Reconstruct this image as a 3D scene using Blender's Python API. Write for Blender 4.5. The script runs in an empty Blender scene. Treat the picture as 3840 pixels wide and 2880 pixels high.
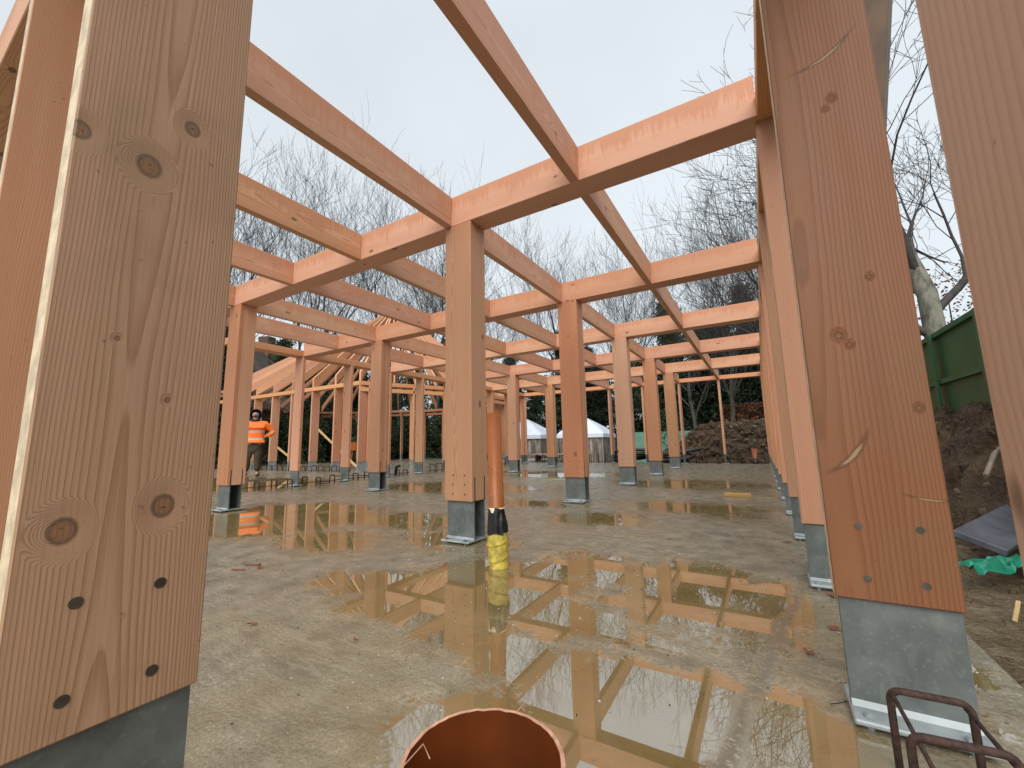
import bpy, bmesh, math, random
from mathutils import Vector, Matrix, Quaternion, noise as mnoise
S = 0.76                      # metres per layout unit (camera height = 1 unit)
R = random.Random(7)
sc = bpy.context.scene
COL = sc.collection
PI = math.pi

# ------------------------------------------------------------------ node helper
class G:
    def __init__(s, name):
        s.m = bpy.data.materials.new(name); s.m.use_nodes = True
        s.t = s.m.node_tree; s.n = s.t.nodes; s.l = s.t.links
        s.bsdf = s.n['Principled BSDF']
    def new(s, ty, **kw):
        o = s.n.new(ty)
        for k, v in kw.items(): setattr(o, k, v)
        return o
    def put(s, inp, v):
        if v is None: return
        if hasattr(v, 'links') or isinstance(v, bpy.types.NodeSocket): s.l.new(v, inp)
        else:
            if isinstance(v, (tuple, list)) and len(v) == 3 and inp.type == 'RGBA': v = (*v, 1)
            inp.default_value = v
    def ma(s, op, a, b=None, c=None, clamp=False):
        o = s.new('ShaderNodeMath', operation=op); o.use_clamp = clamp
        s.put(o.inputs[0], a); s.put(o.inputs[1], b); s.put(o.inputs[2], c)
        return o.outputs[0]
    def vm(s, op, a, b=None):
        o = s.new('ShaderNodeVectorMath', operation=op)
        s.put(o.inputs[0], a)
        if op == 'SCALE': s.put(o.inputs[3], b)
        else: s.put(o.inputs[1], b)
        return o.outputs['Value'] if op in ('LENGTH', 'DISTANCE', 'DOT_PRODUCT') else o.outputs[0]
    def sep(s, v):
        o = s.new('ShaderNodeSeparateXYZ'); s.put(o.inputs[0], v); return o.outputs
    def comb(s, x=0., y=0., z=0.):
        o = s.new('ShaderNodeCombineXYZ')
        for i, v in enumerate((x, y, z)): s.put(o.inputs[i], v)
        return o.outputs[0]
    def noise(s, v, scale=5., det=3., rough=.5, dist=0., col=False):
        o = s.new('ShaderNodeTexNoise'); s.put(o.inputs['Vector'], v)
        s.put(o.inputs['Scale'], scale); s.put(o.inputs['Detail'], det); s.put(o.inputs['Roughness'], rough); s.put(o.inputs['Distortion'], dist)
        return o.outputs[1 if col else 0]
    def voro(s, v, scale=5., rnd=1., feat='F1', col=False):
        o = s.new('ShaderNodeTexVoronoi', feature=feat); s.put(o.inputs['Vector'], v); s.put(o.inputs['Scale'], scale); s.put(o.inputs['Randomness'], rnd)
        return o.outputs['Color' if col else 'Distance']
    def step(s, x, lo, hi, a=0., b=1., smooth=True):
        o = s.new('ShaderNodeMapRange', interpolation_type='SMOOTHSTEP' if smooth else 'LINEAR'); o.clamp = True
        s.put(o.inputs[0], x); s.put(o.inputs[1], lo); s.put(o.inputs[2], hi); s.put(o.inputs[3], a); s.put(o.inputs[4], b)
        return o.outputs[0]
    def ramp(s, x, pts, interp='LINEAR'):
        o = s.new('ShaderNodeValToRGB'); s.put(o.inputs[0], x); cr = o.color_ramp; cr.interpolation = interp
        while len(cr.elements) < len(pts): cr.elements.new(.5)
        for e, (p, c) in zip(cr.elements, pts):
            e.position = p; e.color = (*c, 1)
        return o.outputs[0]
    def mix(s, f, a, b, mode='MIX'):
        o = s.new('ShaderNodeMix', data_type='RGBA', blend_type=mode)
        s.put(o.inputs[0], f); s.put(o.inputs[6], a); s.put(o.inputs[7], b)
        return o.outputs[2]
    def hsv(s, c, h=.5, sa=1., v=1.):
        o = s.new('ShaderNodeHueSaturation'); s.put(o.inputs['Color'], c); s.put(o.inputs['Hue'], h); s.put(o.inputs['Saturation'], sa); s.put(o.inputs['Value'], v)
        return o.outputs[0]
    def coord(s): return s.new('ShaderNodeTexCoord').outputs['Object']
    def rnd(s): return s.new('ShaderNodeObjectInfo').outputs['Random']
    def bump(s, h, strength=.3, dist=.01):
        o = s.new('ShaderNodeBump'); s.put(o.inputs['Height'], h); s.put(o.inputs['Strength'], strength); s.put(o.inputs['Distance'], dist)
        s.l.new(o.outputs[0], s.bsdf.inputs['Normal'])
    def fin(s, col=None, rough=None, metal=None, spec=None, ior=None):
        b = s.bsdf.inputs
        if col is not None: s.put(b['Base Color'], col)
        if rough is not None: s.put(b['Roughness'], rough)
        if metal is not None: s.put(b['Metallic'], metal)
        if spec is not None: s.put(b['Specular IOR Level'], spec)
        if ior is not None: s.put(b['IOR'], ior)
        return s.m

def wood(name, axis='z', early=(.63,.37,.235), late=(.45,.215,.115), lam=.006, knots=(), vk=True, stain=0, lamn=None, warm=(.68,.42,.27),
         contrast=.75, bmp=.25, pith=(.10,-.13), wob=.05, dirty=0., huev=.005, ks=(1., .45, .8), ka=.013, scars=()):
    g = G(name); c = g.coord(); X, Y, Z = g.sep(c)[:3]; rn = g.rnd()
    ax = {'x': (Y, Z, X), 'y': (X, Z, Y), 'z': (X, Y, Z)}[axis]
    a, b, l = ax
    off = g.vm('SCALE', g.comb(13.7, 41.3, 27.1), rn)
    ls = g.ma('MULTIPLY', l, .16)
    base = g.vm('ADD', g.comb(a, b, ls), off)
    warp = g.sep(g.noise(base, 2.2, 2., .5, col=True))
    fine = g.noise(base, 16., 2., .5)
    pa = g.ma('ADD', a, g.ma('MULTIPLY', g.ma('SUBTRACT', warp[0], .5), wob*4))
    pb = g.ma('ADD', b, g.ma('MULTIPLY', g.ma('SUBTRACT', warp[1], .5), wob*3))
    pith_a = g.ma('MULTIPLY', g.ma('SUBTRACT', rn, .5), pith[0]*2)
    r = g.vm('LENGTH', g.comb(g.ma('SUBTRACT', pa, pith_a), g.ma('SUBTRACT', pb, pith[1]), 0.))
    r = g.ma('ADD', r, g.ma('MULTIPLY', g.ma('SUBTRACT', fine, .5), .006))
    kd = None
    if knots:
        for (ka, kb, kl, kr) in knots:       # centre and radius, metres, in (a,b,l)
            v = g.vm('SUBTRACT', g.comb(a, b, l), (ka, kb, kl))
            d = g.vm('LENGTH', g.vm('MULTIPLY', v, ks))
            d = g.ma('DIVIDE', d, kr)
            kd = d if kd is None else g.ma('MINIMUM', kd, d)
    if vk:
        kv = g.vm('ADD', g.comb(a, b, g.ma('MULTIPLY', l, .55)), off)
        vd = g.ma('MULTIPLY', g.voro(kv, 4.2, 1.), 14.5)
        kd = vd if kd is None else g.ma('MINIMUM', kd, vd)
    kw = g.step(kd, .5, 2.9, 1., 0.)
    r = g.ma('ADD', r, g.ma('MULTIPLY', kw, ka))
    fr = g.ma('FRACT', g.ma('DIVIDE', r, lam))
    line = g.ramp(fr, [(0, (0,0,0)), (.45, (.12,)*3), (.8, (.8,)*3), (.93, (1,)*3), (1, (0,)*3)])
    # growth rings fade where the lens could not resolve them anyway
    stripes = g.noise(g.vm('MULTIPLY', base, (14., 14., 1.)), 1., 3., .6)
    hetero = g.noise(base, 3.5, 3., .6)
    col = g.mix(g.step(stripes, .3, .75), early, warm)
    col = g.mix(g.ma('MULTIPLY', line, contrast), col, late)
    col = g.mix(g.step(hetero, .42, .72, 0., .35), col, late)
    if lamn:
        la, w = lamn
        q = g.ma('FLOOR', g.ma('DIVIDE', {'x': X, 'y': Y, 'z': Z}[la], w))
        wn = g.new('ShaderNodeTexWhiteNoise', noise_dimensions='2D'); g.put(wn.inputs['Vector'], g.comb(q, g.ma('MULTIPLY', rn, 77.), 0.))
        col = g.hsv(col, g.step(wn.outputs[0], 0., 1., .495, .504, False), g.step(wn.outputs[0], 0., 1., 1.1, .9, False), g.step(wn.outputs[0], 0., 1., .92, 1.08, False))
        col = g.mix(g.step(g.ma('FRACT', g.ma('DIVIDE', {'x': X, 'y': Y, 'z': Z}[la], w)), .0, .03, .35, 0.), col, (.25,.12,.06))
    col = g.hsv(col, g.step(rn, 0., 1., .494-huev, .495+huev, False), g.step(g.ma('FRACT', g.ma('MULTIPLY', rn, 7.)), 0., 1., 1.02, 1.14, False), g.step(g.ma('FRACT', g.ma('MULTIPLY', rn, 13.)), 0., 1., .9, 1.06, False))
    kin = g.step(kd, .55, 1.15, 1., 0.); rim = g.ma('MULTIPLY', g.step(kd, .5, .95), g.step(kd, .95, 1.3, 1., 0.))
    col = g.mix(g.ma('MULTIPLY', kin, .75), col, (.20,.085,.035)); col = g.mix(g.ma('MULTIPLY', rim, .7), col, (.06,.03,.015))
    if knots:
        ck = g.noise(g.vm('MULTIPLY', c, (30., 90., 160.)), 1., 2., .6)
        col = g.mix(g.ma('MULTIPLY', g.step(kd, .1, .5, 1., 0.), g.step(ck, .56, .62)), col, (.012,.006,.003))
        ring = g.step(g.ma('ABSOLUTE', g.ma('SUBTRACT', g.ma('FRACT', g.ma('MULTIPLY', kd, 4.)), .5)), .3, .5, 0., .45)
        col = g.mix(g.ma('MULTIPLY', kin, ring), col, (.30,.16,.08))
        tr = g.noise(g.vm('MULTIPLY', c, (25., 25., 110.)), 1., 3., .7)
        col = g.mix(g.ma('MULTIPLY', g.step(kd, .9, 2.4, .5, 0.), g.step(tr, .6, .7)), col, (.16,.08,.04))
    for (sa_, sl, an, ln, wd) in scars:          # resin pockets: long slits with a dark lip and a pale heart
        da = g.ma('SUBTRACT', a, sa_); dl = g.ma('SUBTRACT', l, sl); cs, sn = math.cos(an), math.sin(an)
        p_ = g.ma('ADD', g.ma('MULTIPLY', da, cs), g.ma('MULTIPLY', dl, sn)); q_ = g.ma('SUBTRACT', g.ma('MULTIPLY', dl, cs), g.ma('MULTIPLY', da, sn))
        q_ = g.ma('ADD', q_, g.ma('MULTIPLY', g.ma('SUBTRACT', g.noise(c, 45., 3.), .5), wd*1.1)); q_ = g.ma('ADD', q_, g.ma('MULTIPLY', g.ma('MULTIPLY', p_, p_), -2.5))
        e_ = g.vm('LENGTH', g.comb(g.ma('DIVIDE', p_, ln), g.ma('DIVIDE', q_, wd), 0.))
        col = g.mix(g.step(e_, .75, 1.5, .8, 0.), col, (.11,.045,.02)); col = g.mix(g.step(e_, .35, .75, .85, 0.), col, (.36,.24,.12))
    if stain:
        t = g.step(Z, .02, .275, 0., 1., False)
        al = {'x': X, 'y': Y}[axis]
        dn = g.noise(g.comb(g.ma('MULTIPLY', al, 38.), g.ma('MULTIPLY', Z, 3.4), g.ma('MULTIPLY', rn, 50.)), 1., 5., .75)
        reg = g.noise(g.comb(g.ma('MULTIPLY', al, 3.), 0., g.ma('MULTIPLY', rn, 31.)), 1., 2.)
        st = g.step(g.ma('ADD', g.ma('MULTIPLY', dn, 1.0), g.ma('ADD', g.ma('MULTIPLY', t, .55), g.ma('MULTIPLY', reg, .75))), 1.12, 1.34, 0., 1.)
        top = g.step(g.ma('ADD', t, g.ma('MULTIPLY', g.ma('SUBTRACT', reg, .5), .5)), .74, .98, 0., .5)
        col = g.mix(g.ma('MULTIPLY', g.ma('MAXIMUM', st, top), stain), col, (.50,.20,.09))
    if dirty:
        dn = g.noise(c, 2.6, 4., .6); col = g.mix(g.step(dn, .45, .75, 0., dirty), col, (.17,.115,.055))
    sp = g.noise(g.vm('ADD', c, off), 42., 2., .5); col = g.mix(g.step(sp, .73, .78, 0., .55), col, (.16,.07,.035))
    h = g.ma('ADD', g.ma('MULTIPLY', line, -.5), g.noise(g.comb(g.ma('MULTIPLY', a, 160.), g.ma('MULTIPLY', b, 160.), g.ma('MULTIPLY', l, 6.)), 1., 2.))
    g.bump(h, bmp, .0015)
    return g.fin(col, g.step(hetero, .3, .8, .62, .45), spec=.35)

def plain(name, col, rough=.6, metal=0., nscale=6., var=.25, bmp=0., bs=60., spec=.5):
    g = G(name); c = g.coord(); n = g.noise(c, nscale, 4., .6)
    cc = g.mix(g.step(n, .3, .7), tuple(x*(1-var) for x in col), tuple(min(1, x*(1+var)) for x in col))
    cc = g.hsv(cc, .5, 1., g.step(g.rnd(), 0., 1., .9, 1.1, False))
    if bmp: g.bump(g.noise(c, bs, 3.), bmp, .004)
    return g.fin(cc, rough, metal, spec)

M = {}
M['wz'] = wood('fir_upright', 'z')
M['wzl'] = wood('fir_laminated_upright', 'z', lamn=('y', .054), contrast=.6)
M['wx'] = wood('fir_cross_beam', 'x', stain=.62)
M['wy'] = wood('fir_joist', 'y', stain=.55, pith=(.13,.1))
M['wxr'] = wood('fir_rafter', 'x', early=(.68,.38,.23), contrast=.5)
M['wedge'] = wood('fir_wall_plate', 'x', early=(.66,.36,.19), late=(.50,.23,.10), contrast=.5, stain=.3)
M['wedgey'] = wood('fir_wall_plate_along', 'y', early=(.66,.36,.19), late=(.50,.23,.10), contrast=.5, stain=.3)
M['pale'] = plain('pale_sawn_batten', (.60,.44,.20), .7, nscale=14)

def galv(name, base):
    g = G(name); c = g.coord(); n = g.noise(c, 9., 5., .65); n2 = g.voro(c, 55.)
    st = g.noise(g.vm('MULTIPLY', c, (1., 1., .35)), 22., 3., .7)
    col = g.mix(g.step(n, .3, .72), tuple(x*.72 for x in base), tuple(x*1.2 for x in base))
    col = g.mix(g.step(st, .55, .8, 0., .35), col, (.30,.31,.27))
    col = g.mix(g.step(n2, .0, .35, .18, 0.), col, (.4,.42,.42))
    g.bump(g.noise(c, 120., 2.), .08, .001)
    return g.fin(col, g.step(n, .3, .7, .38, .58), .35)
M['steel'] = galv('galvanised_steel', (.155,.175,.168))
M['steelb'] = galv('bright_galvanised_steel', (.38,.42,.43))
M['screw'] = plain('dull_screw_steel', (.13,.12,.10), .35, .7, 40)
M['rebar'] = plain('rusty_rebar', (.060,.030,.022), .8, .1, 60, .5, .5, 200)
M['slot'] = plain('saw_slot', (.03,.02,.015), .9)

def link(o, parent=None, loc=None):
    COL.objects.link(o)
    if parent: o.parent = parent
    if loc is not None: o.location = loc
    return o
def tag(o, label=None, cat=None, group=None, kind=None):
    if label: o['label'] = label
    if cat: o['category'] = cat
    if group: o['group'] = group
    if kind or cat: o['kind'] = kind or 'thing'
    return o
def thing(name, label, cat, loc, rz=0., group=None):
    o = bpy.data.objects.new(name, None); o.empty_display_size = .1
    link(o, None, Vector(loc)*S); o.rotation_euler = (0, 0, rz)
    return tag(o, label, cat, group)
def meshobj(name, bm, mat, parent=None, loc=None, smooth=False):
    me = bpy.data.meshes.new(name); bm.to_mesh(me); bm.free()
    for m in (mat if isinstance(mat, (list, tuple)) else [mat]): me.materials.append(m)
    if smooth:
        for p in me.polygons: p.use_smooth = True
    o = bpy.data.objects.new(name, me)
    return link(o, parent, None if loc is None else Vector(loc)*S)
def pd(name, V, F, mat, parent=None, loc=None, smooth=False, mi=None):
    me = bpy.data.meshes.new(name); me.from_pydata([(a*S, b*S, c*S) for a, b, c in V], [], F)
    for m in (mat if isinstance(mat, (list, tuple)) else [mat]): me.materials.append(m)
    if mi: me.polygons.foreach_set('material_index', mi)
    if smooth: me.polygons.foreach_set('use_smooth', [True]*len(F))
    me.update(); o = bpy.data.objects.new(name, me)
    return link(o, parent, None if loc is None else Vector(loc)*S)

def box(bm, x0, x1, y0, y1, z0, z1, mi=0):
    vs = [bm.verts.new((x*S, y*S, z*S)) for z in (z0, z1) for y in (y0, y1) for x in (x0, x1)]
    fs = []
    for f in ((0,2,3,1), (4,5,7,6), (0,1,5,4), (2,6,7,3), (0,4,6,2), (1,3,7,5)):
        q = bm.faces.new([vs[i] for i in f]); q.material_index = mi; fs.append(q)
    return vs
def cyl(bm, p0, p1, r0, r1=None, n=12, caps=True):
    r1 = r0 if r1 is None else r1
    p0, p1 = Vector(p0)*S, Vector(p1)*S; d = (p1-p0).normalized()
    u = d.orthogonal().normalized(); v = d.cross(u)
    A, B = [], []
    for i in range(n):
        t = 2*PI*i/n; w = u*math.cos(t)+v*math.sin(t)
        A.append(bm.verts.new(p0+w*r0*S)); B.append(bm.verts.new(p1+w*r1*S))
    for i in range(n): bm.faces.new((A[i], A[(i+1) % n], B[(i+1) % n], B[i]))
    if caps: bm.faces.new(A[::-1]); bm.faces.new(B)
def tube(bm, pts, r, n=8, closed=False):
    pts = [Vector(p)*S for p in pts]; rings = []; N = len(pts); u = None
    for i, p in enumerate(pts):
        a = pts[max(i-1, 0)] if not closed else pts[i-1]; b = pts[min(i+1, N-1)] if not closed else pts[(i+1) % N]
        d = (b-a).normalized()
        if u is None: u = d.orthogonal().normalized()
        u = (u-d*u.dot(d)).normalized(); v = d.cross(u)
        rr = (r[i] if isinstance(r, (list, tuple)) else r)*S
        rings.append([bm.verts.new(p+(u*math.cos(2*PI*k/n)+v*math.sin(2*PI*k/n))*rr) for k in range(n)])
    for i in range(N if closed else N-1):
        A, B = rings[i], rings[(i+1) % N]
        for k in range(n): bm.faces.new((A[k], A[(k+1) % n], B[(k+1) % n], B[k]))
    if not closed: bm.faces.new(rings[0][::-1]); bm.faces.new(rings[-1])
CACHE = {}
def beam_mesh(key, dims, mat, bev=.0045):
    if key in CACHE: return CACHE[key]
    bm = bmesh.new(); box(bm, *dims)
    bmesh.ops.bevel(bm, geom=list(bm.edges), offset=bev*S, segments=1, affect='EDGES')
    me = bpy.data.meshes.new(key); bm.to_mesh(me); bm.free(); me.materials.append(mat); CACHE[key] = me
    return me
def bobj(name, me, loc=None, parent=None):
    o = bpy.data.objects.new(name, me); return link(o, parent, None if loc is None else Vector(loc)*S)

# ------------------------------------------------------------------ layout (units of S)
ORD = ['first', 'second', 'third', 'fourth', 'fifth', 'sixth', 'seventh', 'eighth', 'ninth', 'tenth', 'eleventh', 'twelfth', 'thirteenth', 'fourteenth', 'fifteenth', 'sixteenth', 'seventeenth', 'eighteenth', 'nineteenth']
YB = [.33, 3.52, 6.66, 9.83, 12.94, 16.11, 19.29]    # near faces of the cross beams
H, HT, ZW = 3.528, 3.892, .42
MOD = 1.582
XC1 = -2.608; WC = .362; DC = .283
XD = {k: -2.876+MOD*k for k in range(-5, 2)}                   # right faces of joist lines
XW = .204

# --- columns
bmc = beam_mesh('column_shaft', (0, WC, 0, DC, ZW, H), M['wzl'], .006)
def shoe_col(parent):
    bm = bmesh.new()
    for y0 in (.047, DC-.047-.014):
        box(bm, .004, WC-.004, y0, y0+.014, .034, ZW+.0)
    box(bm, .02, .034, .0615, DC-.0615, .034, ZW)
    sh = meshobj('steel_shoe', bm, M['steel'], parent)
    bm = bmesh.new(); box(bm, .0, WC, -.062, DC+.062, .016, .034)
    for v in [v for v in bm.verts]: pass
    bmesh.ops.bevel(bm, geom=list(bm.edges), offset=.004*S, segments=1, affect='EDGES')
    # weld fillets
    for y0, s in ((.047, -1), (DC-.047, 1)):
        a = [(.004, y0, .034), (WC-.004, y0, .034), (.004, y0+s*.018, .0345), (WC-.004, y0+s*.018, .0345), (.004, y0, .055), (WC-.004, y0, .055)]
        vs = [bm.verts.new(Vector(p)*S) for p in a]
        for f in ((2,3,5,4), (0,2,4), (1,5,3)): bm.faces.new([vs[i] for i in f])
    meshobj('base_plate', bm, M['steelb'], sh)
    for x in (.06, WC-.06):
        bm = bmesh.new(); cyl(bm, (x, -.035, 0), (x, -.035, .05), .012, n=8)
        cyl(bm, (x, -.035, .036), (x, -.035, .046), .02, n=6)
        meshobj('anchor_bolt', bm, M['steel'], sh)
def screws(parent, pts, n, r=.011):
    for p in pts:
        bm = bmesh.new(); p = Vector(p); n_ = Vector(n)
        cyl(bm, p-n_*.004, p+n_*.0015, r, n=14); cyl(bm, p+n_*.0015, p+n_*.0022, r*.35, n=6)
        meshobj('screw', bm, M['screw'], parent)
def column(x, y, label, near=True):
    t = thing('timber_column', label, 'column', (x, y, 0), 0, 'laminated timber columns on steel shoes')
    bobj('shaft', bmc, None, t); shoe_col(t)
    # saw slots for the steel blades, on the +x face
    for y0 in (.047, DC-.061):
        bm = bmesh.new(); box(bm, WC-.01, WC+.0012, y0-.001, y0+.013, ZW-.0005, ZW+.25); meshobj('saw_slot', bm, M['slot'], t)
    if near: screws(t, [(.115+dx, 0, z) for dx in (0, .155) for z in (.49, .59, .685)], (0, -1, 0), .0095)
    return t
nearw = ['nearest', 'second nearest', 'third nearest', 'fourth nearest', 'fifth nearest']
for i in range(5):
    column(XC1-WC, YB[i+1], ['thick pink timber column behind the orange standing pipe', 'timber column to the right of the orange pipe, second in its row',
        'third column in the row right of the orange pipe', 'fourth column in the row right of the orange pipe', 'last and farthest column in the row right of the orange pipe'][i], i < 4)
for i in range(5):
    if i == 2: continue
    column(-7.94, YB[i+1], {0: 'striped timber column in front of the worker in orange', 1: 'timber column left of the pipe, second in the row of the worker\'s column',
        3: 'timber column just right of the orange pipe top, far across the slab', 4: 'farthest column of the left row, seen right of the orange pipe'}[i], i < 2)

# --- fins (narrow boards on edge)
TH, FW = .08, .352
def fin(x, y, along, label, mat, group, zt=H, w=FW, scr=(), wood_me=None, deep=True, name='timber_fin'):
    """along='x': wide in x (faces -y); along='y': deep in y (faces +x); x,y = low corner"""
    t = thing(name, label, 'timber post', (x, y, 0), 0, group)
    dims = (0, w, 0, TH, ZW-.01, zt) if along == 'x' else (0, TH, 0, w, ZW-.01, zt)
    me = wood_me or beam_mesh('fin_%s_%.2f_%.2f_%s' % (along, w, zt, mat.name), dims, mat, .004)
    bobj('board', me, None, t)
    key = 'shoe%s%.2f' % (along, w)
    if key not in CACHE:
        def P(a0, a1, b0, b1, z0, z1, bm): box(bm, *((a0, a1, b0, b1) if along == 'x' else (b0, b1, a0, a1)), z0, z1)
        bm = bmesh.new(); P(.012, w-.006, TH*.28, TH*.72, .036, ZW-.008, bm)
        me1 = bpy.data.meshes.new('fin_shoe'); bm.to_mesh(me1); bm.free(); me1.materials.append(M['steel'])
        bm = bmesh.new(); P(.004, w+.004, TH*.5-.125, TH*.5+.125, .018, .036, bm)
        bmesh.ops.bevel(bm, geom=list(bm.edges), offset=.005*S, segments=1, affect='EDGES')
        for s in (-1, 1):
            b0 = TH*(.5+s*.22); a = [(.012, b0, .036), (w-.006, b0, .036), (.012, b0+s*.016, .0365), (w-.006, b0+s*.016, .0365), (.012, b0, .054), (w-.006, b0, .054)]
            if along == 'y': a = [(q, p, z) for p, q, z in a]
            vs = [bm.verts.new(Vector(p)*S) for p in a]
            for f in ((2,3,5,4), (0,2,4), (1,5,3)): bm.faces.new([vs[i] for i in f])
        me2 = bpy.data.meshes.new('fin_plate'); bm.to_mesh(me2); bm.free(); me2.materials.append(M['steelb'])
        bm = bmesh.new()
        for q in (0,):
            p = (q, TH*.5-.09, 0) if along == 'x' else (TH*.5+.09, q, 0)
            cyl(bm, p, (p[0], p[1], .05), .011, n=10); cyl(bm, (p[0], p[1], .037), (p[0], p[1], .047), .018, n=6)
        me3 = bpy.data.meshes.new('fin_bolts'); bm.to_mesh(me3); bm.free(); me3.materials.append(M['steelb'])
        CACHE[key] = (me1, me2, me3)
    me1, me2, me3 = CACHE[key]
    sh = bobj('steel_shoe', me1, None, t); bobj('base_plate', me2, None, sh); 
    for q in (.05, w-.05): bobj('anchor_bolt', me3, (q, 0, 0) if along == 'x' else (0, q, 0), sh)
    if scr:
        n_ = (0, -1, 0) if along == 'x' else (1, 0, 0)
        screws(t, scr, n_, .0125)
    return t

# foreground fin (left), its own timber with the knots the photograph shows;  local a=x, b=y, l=z (metres)
LFX, LFY, LFW = -1.301-TH, .222, .350
def kn(lst, ox, oy): return [((x-ox)*S, (y-oy)*S, z*S, r*S) for x, y, z, r in lst]
klf = kn([(-1.30, .445, 1.90, .017), (-1.30, .362, 1.735, .024), (-1.30, .290, .835, .022), (-1.30, .462, .865, .022), (-1.30, .232, 1.75, .018), (-1.30, .45, 1.13, .006), (-1.30, .34, 1.27, .005)], LFX, LFY)
M['LF'] = wood('near_left_board', 'z', early=(.425,.285,.185), late=(.255,.145,.08), warm=(.47,.305,.205), lam=.0052, knots=klf, vk=False, ks=(.45, 1., .85), contrast=.65, bmp=.5, dirty=.4, pith=(.0,.13), wob=.03, huev=0., ka=.0085)
# swap axes of that board: the pith lies behind its broad face
kf1 = kn([(.385, 2.04, 2.42, .008), (.36, 2.04, 2.38, .006), (.30, 2.04, 1.40, .011), (.33, 2.04, 1.36, .007), (.50, 2.04, 1.10, .007), (.42, 2.04, 1.62, .006)], .184, 2.037)
M['F1'] = wood('near_right_board', 'z', early=(.245,.120,.064), late=(.150,.064,.031), warm=(.275,.138,.074), lam=.0068, knots=kf1, vk=False, contrast=.6, bmp=.6, dirty=.35, pith=(.0,-.20), wob=.035, huev=0., scars=[((.295-.184)*S, .93*S, .86, .070, .0085), ((.385-.184)*S, 2.62*S, .45, .085, .007), ((.49-.184)*S, .775*S, -.12, .050, .0035)])
M['FR'] = wood('nearest_right_board', 'z', early=(.68,.45,.31), late=(.50,.28,.17), warm=(.70,.46,.32), lam=.011, vk=True, contrast=.5, bmp=.3, dirty=.3, pith=(-.2,.05), wob=.03, huev=0.)
M['wzf'] = wood('fir_fin_board', 'z', early=(.56,.31,.18), late=(.43,.21,.11), warm=(.59,.335,.20), contrast=.5)
M['edgepale'] = plain('pale_sapwood_edge', (.62,.50,.34), .65, nscale=18)
def edged(me_key, dims, mat, side):
    """board whose one thin side is pale sapwood"""
    bm = bmesh.new(); box(bm, *dims)
    bmesh.ops.bevel(bm, geom=list(bm.edges), offset=.004*S, segments=1, affect='EDGES')
    bm.normal_update()
    for f in bm.faces:
        if f.normal.dot(Vector(side)) > .9: f.material_index = 1
    me = bpy.data.meshes.new(me_key); bm.to_mesh(me); bm.free(); me.materials.append(mat); me.materials.append(M['edgepale'])
    return me
zt = H
me_lf = edged('near_left_board', (0, TH, 0, LFW, ZW-.01, zt), M['LF'], (0, -1, 0))
fin(LFX, LFY, 'y', 'big knotty board filling the left foreground, with four washers', M['LF'], 'front row of timber boards', w=LFW, wood_me=me_lf,
    scr=[(TH, .325-LFY, .68), (TH, .472-LFY, .68), (TH, .322-LFY, .488), (TH, .472-LFY, .482)])
me_l2 = edged('front_board', (0, TH, 0, LFW, ZW-.01, zt), M['wzf'], (0, -1, 0))
fin(LFX-MOD, LFY+.075, 'y', 'pink board partly hidden behind the big knotty foreground board', M['wzf'], 'front row of timber boards', w=LFW, wood_me=me_l2, scr=[(TH, .1, .68), (TH, .25, .68)])
fin(LFX-2*MOD, LFY+.24, 'y', 'dark board at the extreme left edge of the picture', M['wzf'], 'front row of timber boards', w=LFW, wood_me=me_l2)
me_fr = edged('front_right_board', (0, TH, 0, LFW, ZW-.01, zt), M['FR'], (0, -1, 0))
fin(.190, LFY, 'y', 'out of focus board at the right edge, closest to the viewer', M['FR'], 'front row of timber boards', w=LFW, wood_me=me_fr)
# right hand row
me_f1 = edged('near_right_board', (0, FW, 0, TH, ZW-.012, zt), M['F1'], (-1, 0, 0))
fin(.184, 2.037, 'x', 'wide reddish board on the big steel shoe beside the bent rebar', M['F1'], 'right hand row of timber boards', wood_me=me_f1,
    scr=[(.28-.184, 0, .67), (.452-.184, 0, .67), (.286-.184, 0, .485), (.445-.184, 0, .482)])
me_fx = edged('right_board', (0, FW, 0, TH, ZW-.01, zt), M['wzf'], (-1, 0, 0))
for k in range(1, 12):
    y = 2.037+1.56*k
    fin(.188, y, 'x', '%s board along the right side, counting the wide reddish one as first' % ORD[k], M['wzf'], 'right hand row of timber boards',
        wood_me=me_fx, scr=[(.21, 0, .50), (.2, 0, .62), (.19, 0, .75)] if k < 3 else ())
# left hand row (x = -11.0)
for k in range(9):
    y = 6.66+MOD*k
    fin(-11.05, y, 'x', '%s board from the front in the far left row beside the kerb rebar' % ORD[k] if k else 'corner board of the far left row, nearest the striped column', M['wz'], 'left hand row of timber boards', w=.36)
for k, y in enumerate((.6, 2.0, 3.5, 5.06)):
    pass
# back row (y = 19.3), deep in y
for k in range(7):
    x = XD[1]-.09-MOD*k+.0
    fin(x, 19.2, 'y', '%s slim post from the right along the back edge of the slab' % ORD[k], M['wz'], 'back row of slim posts', w=.34)

# --- cross beams
XL, = (-11.0,)
xbl = ['nearest', 'second', 'third', 'fourth', 'fifth']
for i in range(0, 6):
    y = YB[i]; L = XW-(-10.7)
    me = beam_mesh('xbeam', (0, XW+10.70, 0, DC, 0, HT-H), M['wx'], .005)
    o = bobj('cross_beam', me, (-10.70, y, H))
    tag(o, ('cross beam overhead, in line with the front boards' if i == 0 else 'heavy cross beam resting on the column behind the orange pipe' if i == 1 else '%s heavy cross beam from the front, running left to right' % ORD[i-1]), 'beam', 'heavy cross beams')
o = bobj('wall_plate', beam_mesh('xback', (0, XW+10.7, 0, .3, 0, .165), M['wedge']), (-10.70, 19.22, H))
tag(o, 'shallow orange beam along the tops of the slim back posts', 'beam', 'shallow edge beams')
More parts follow.
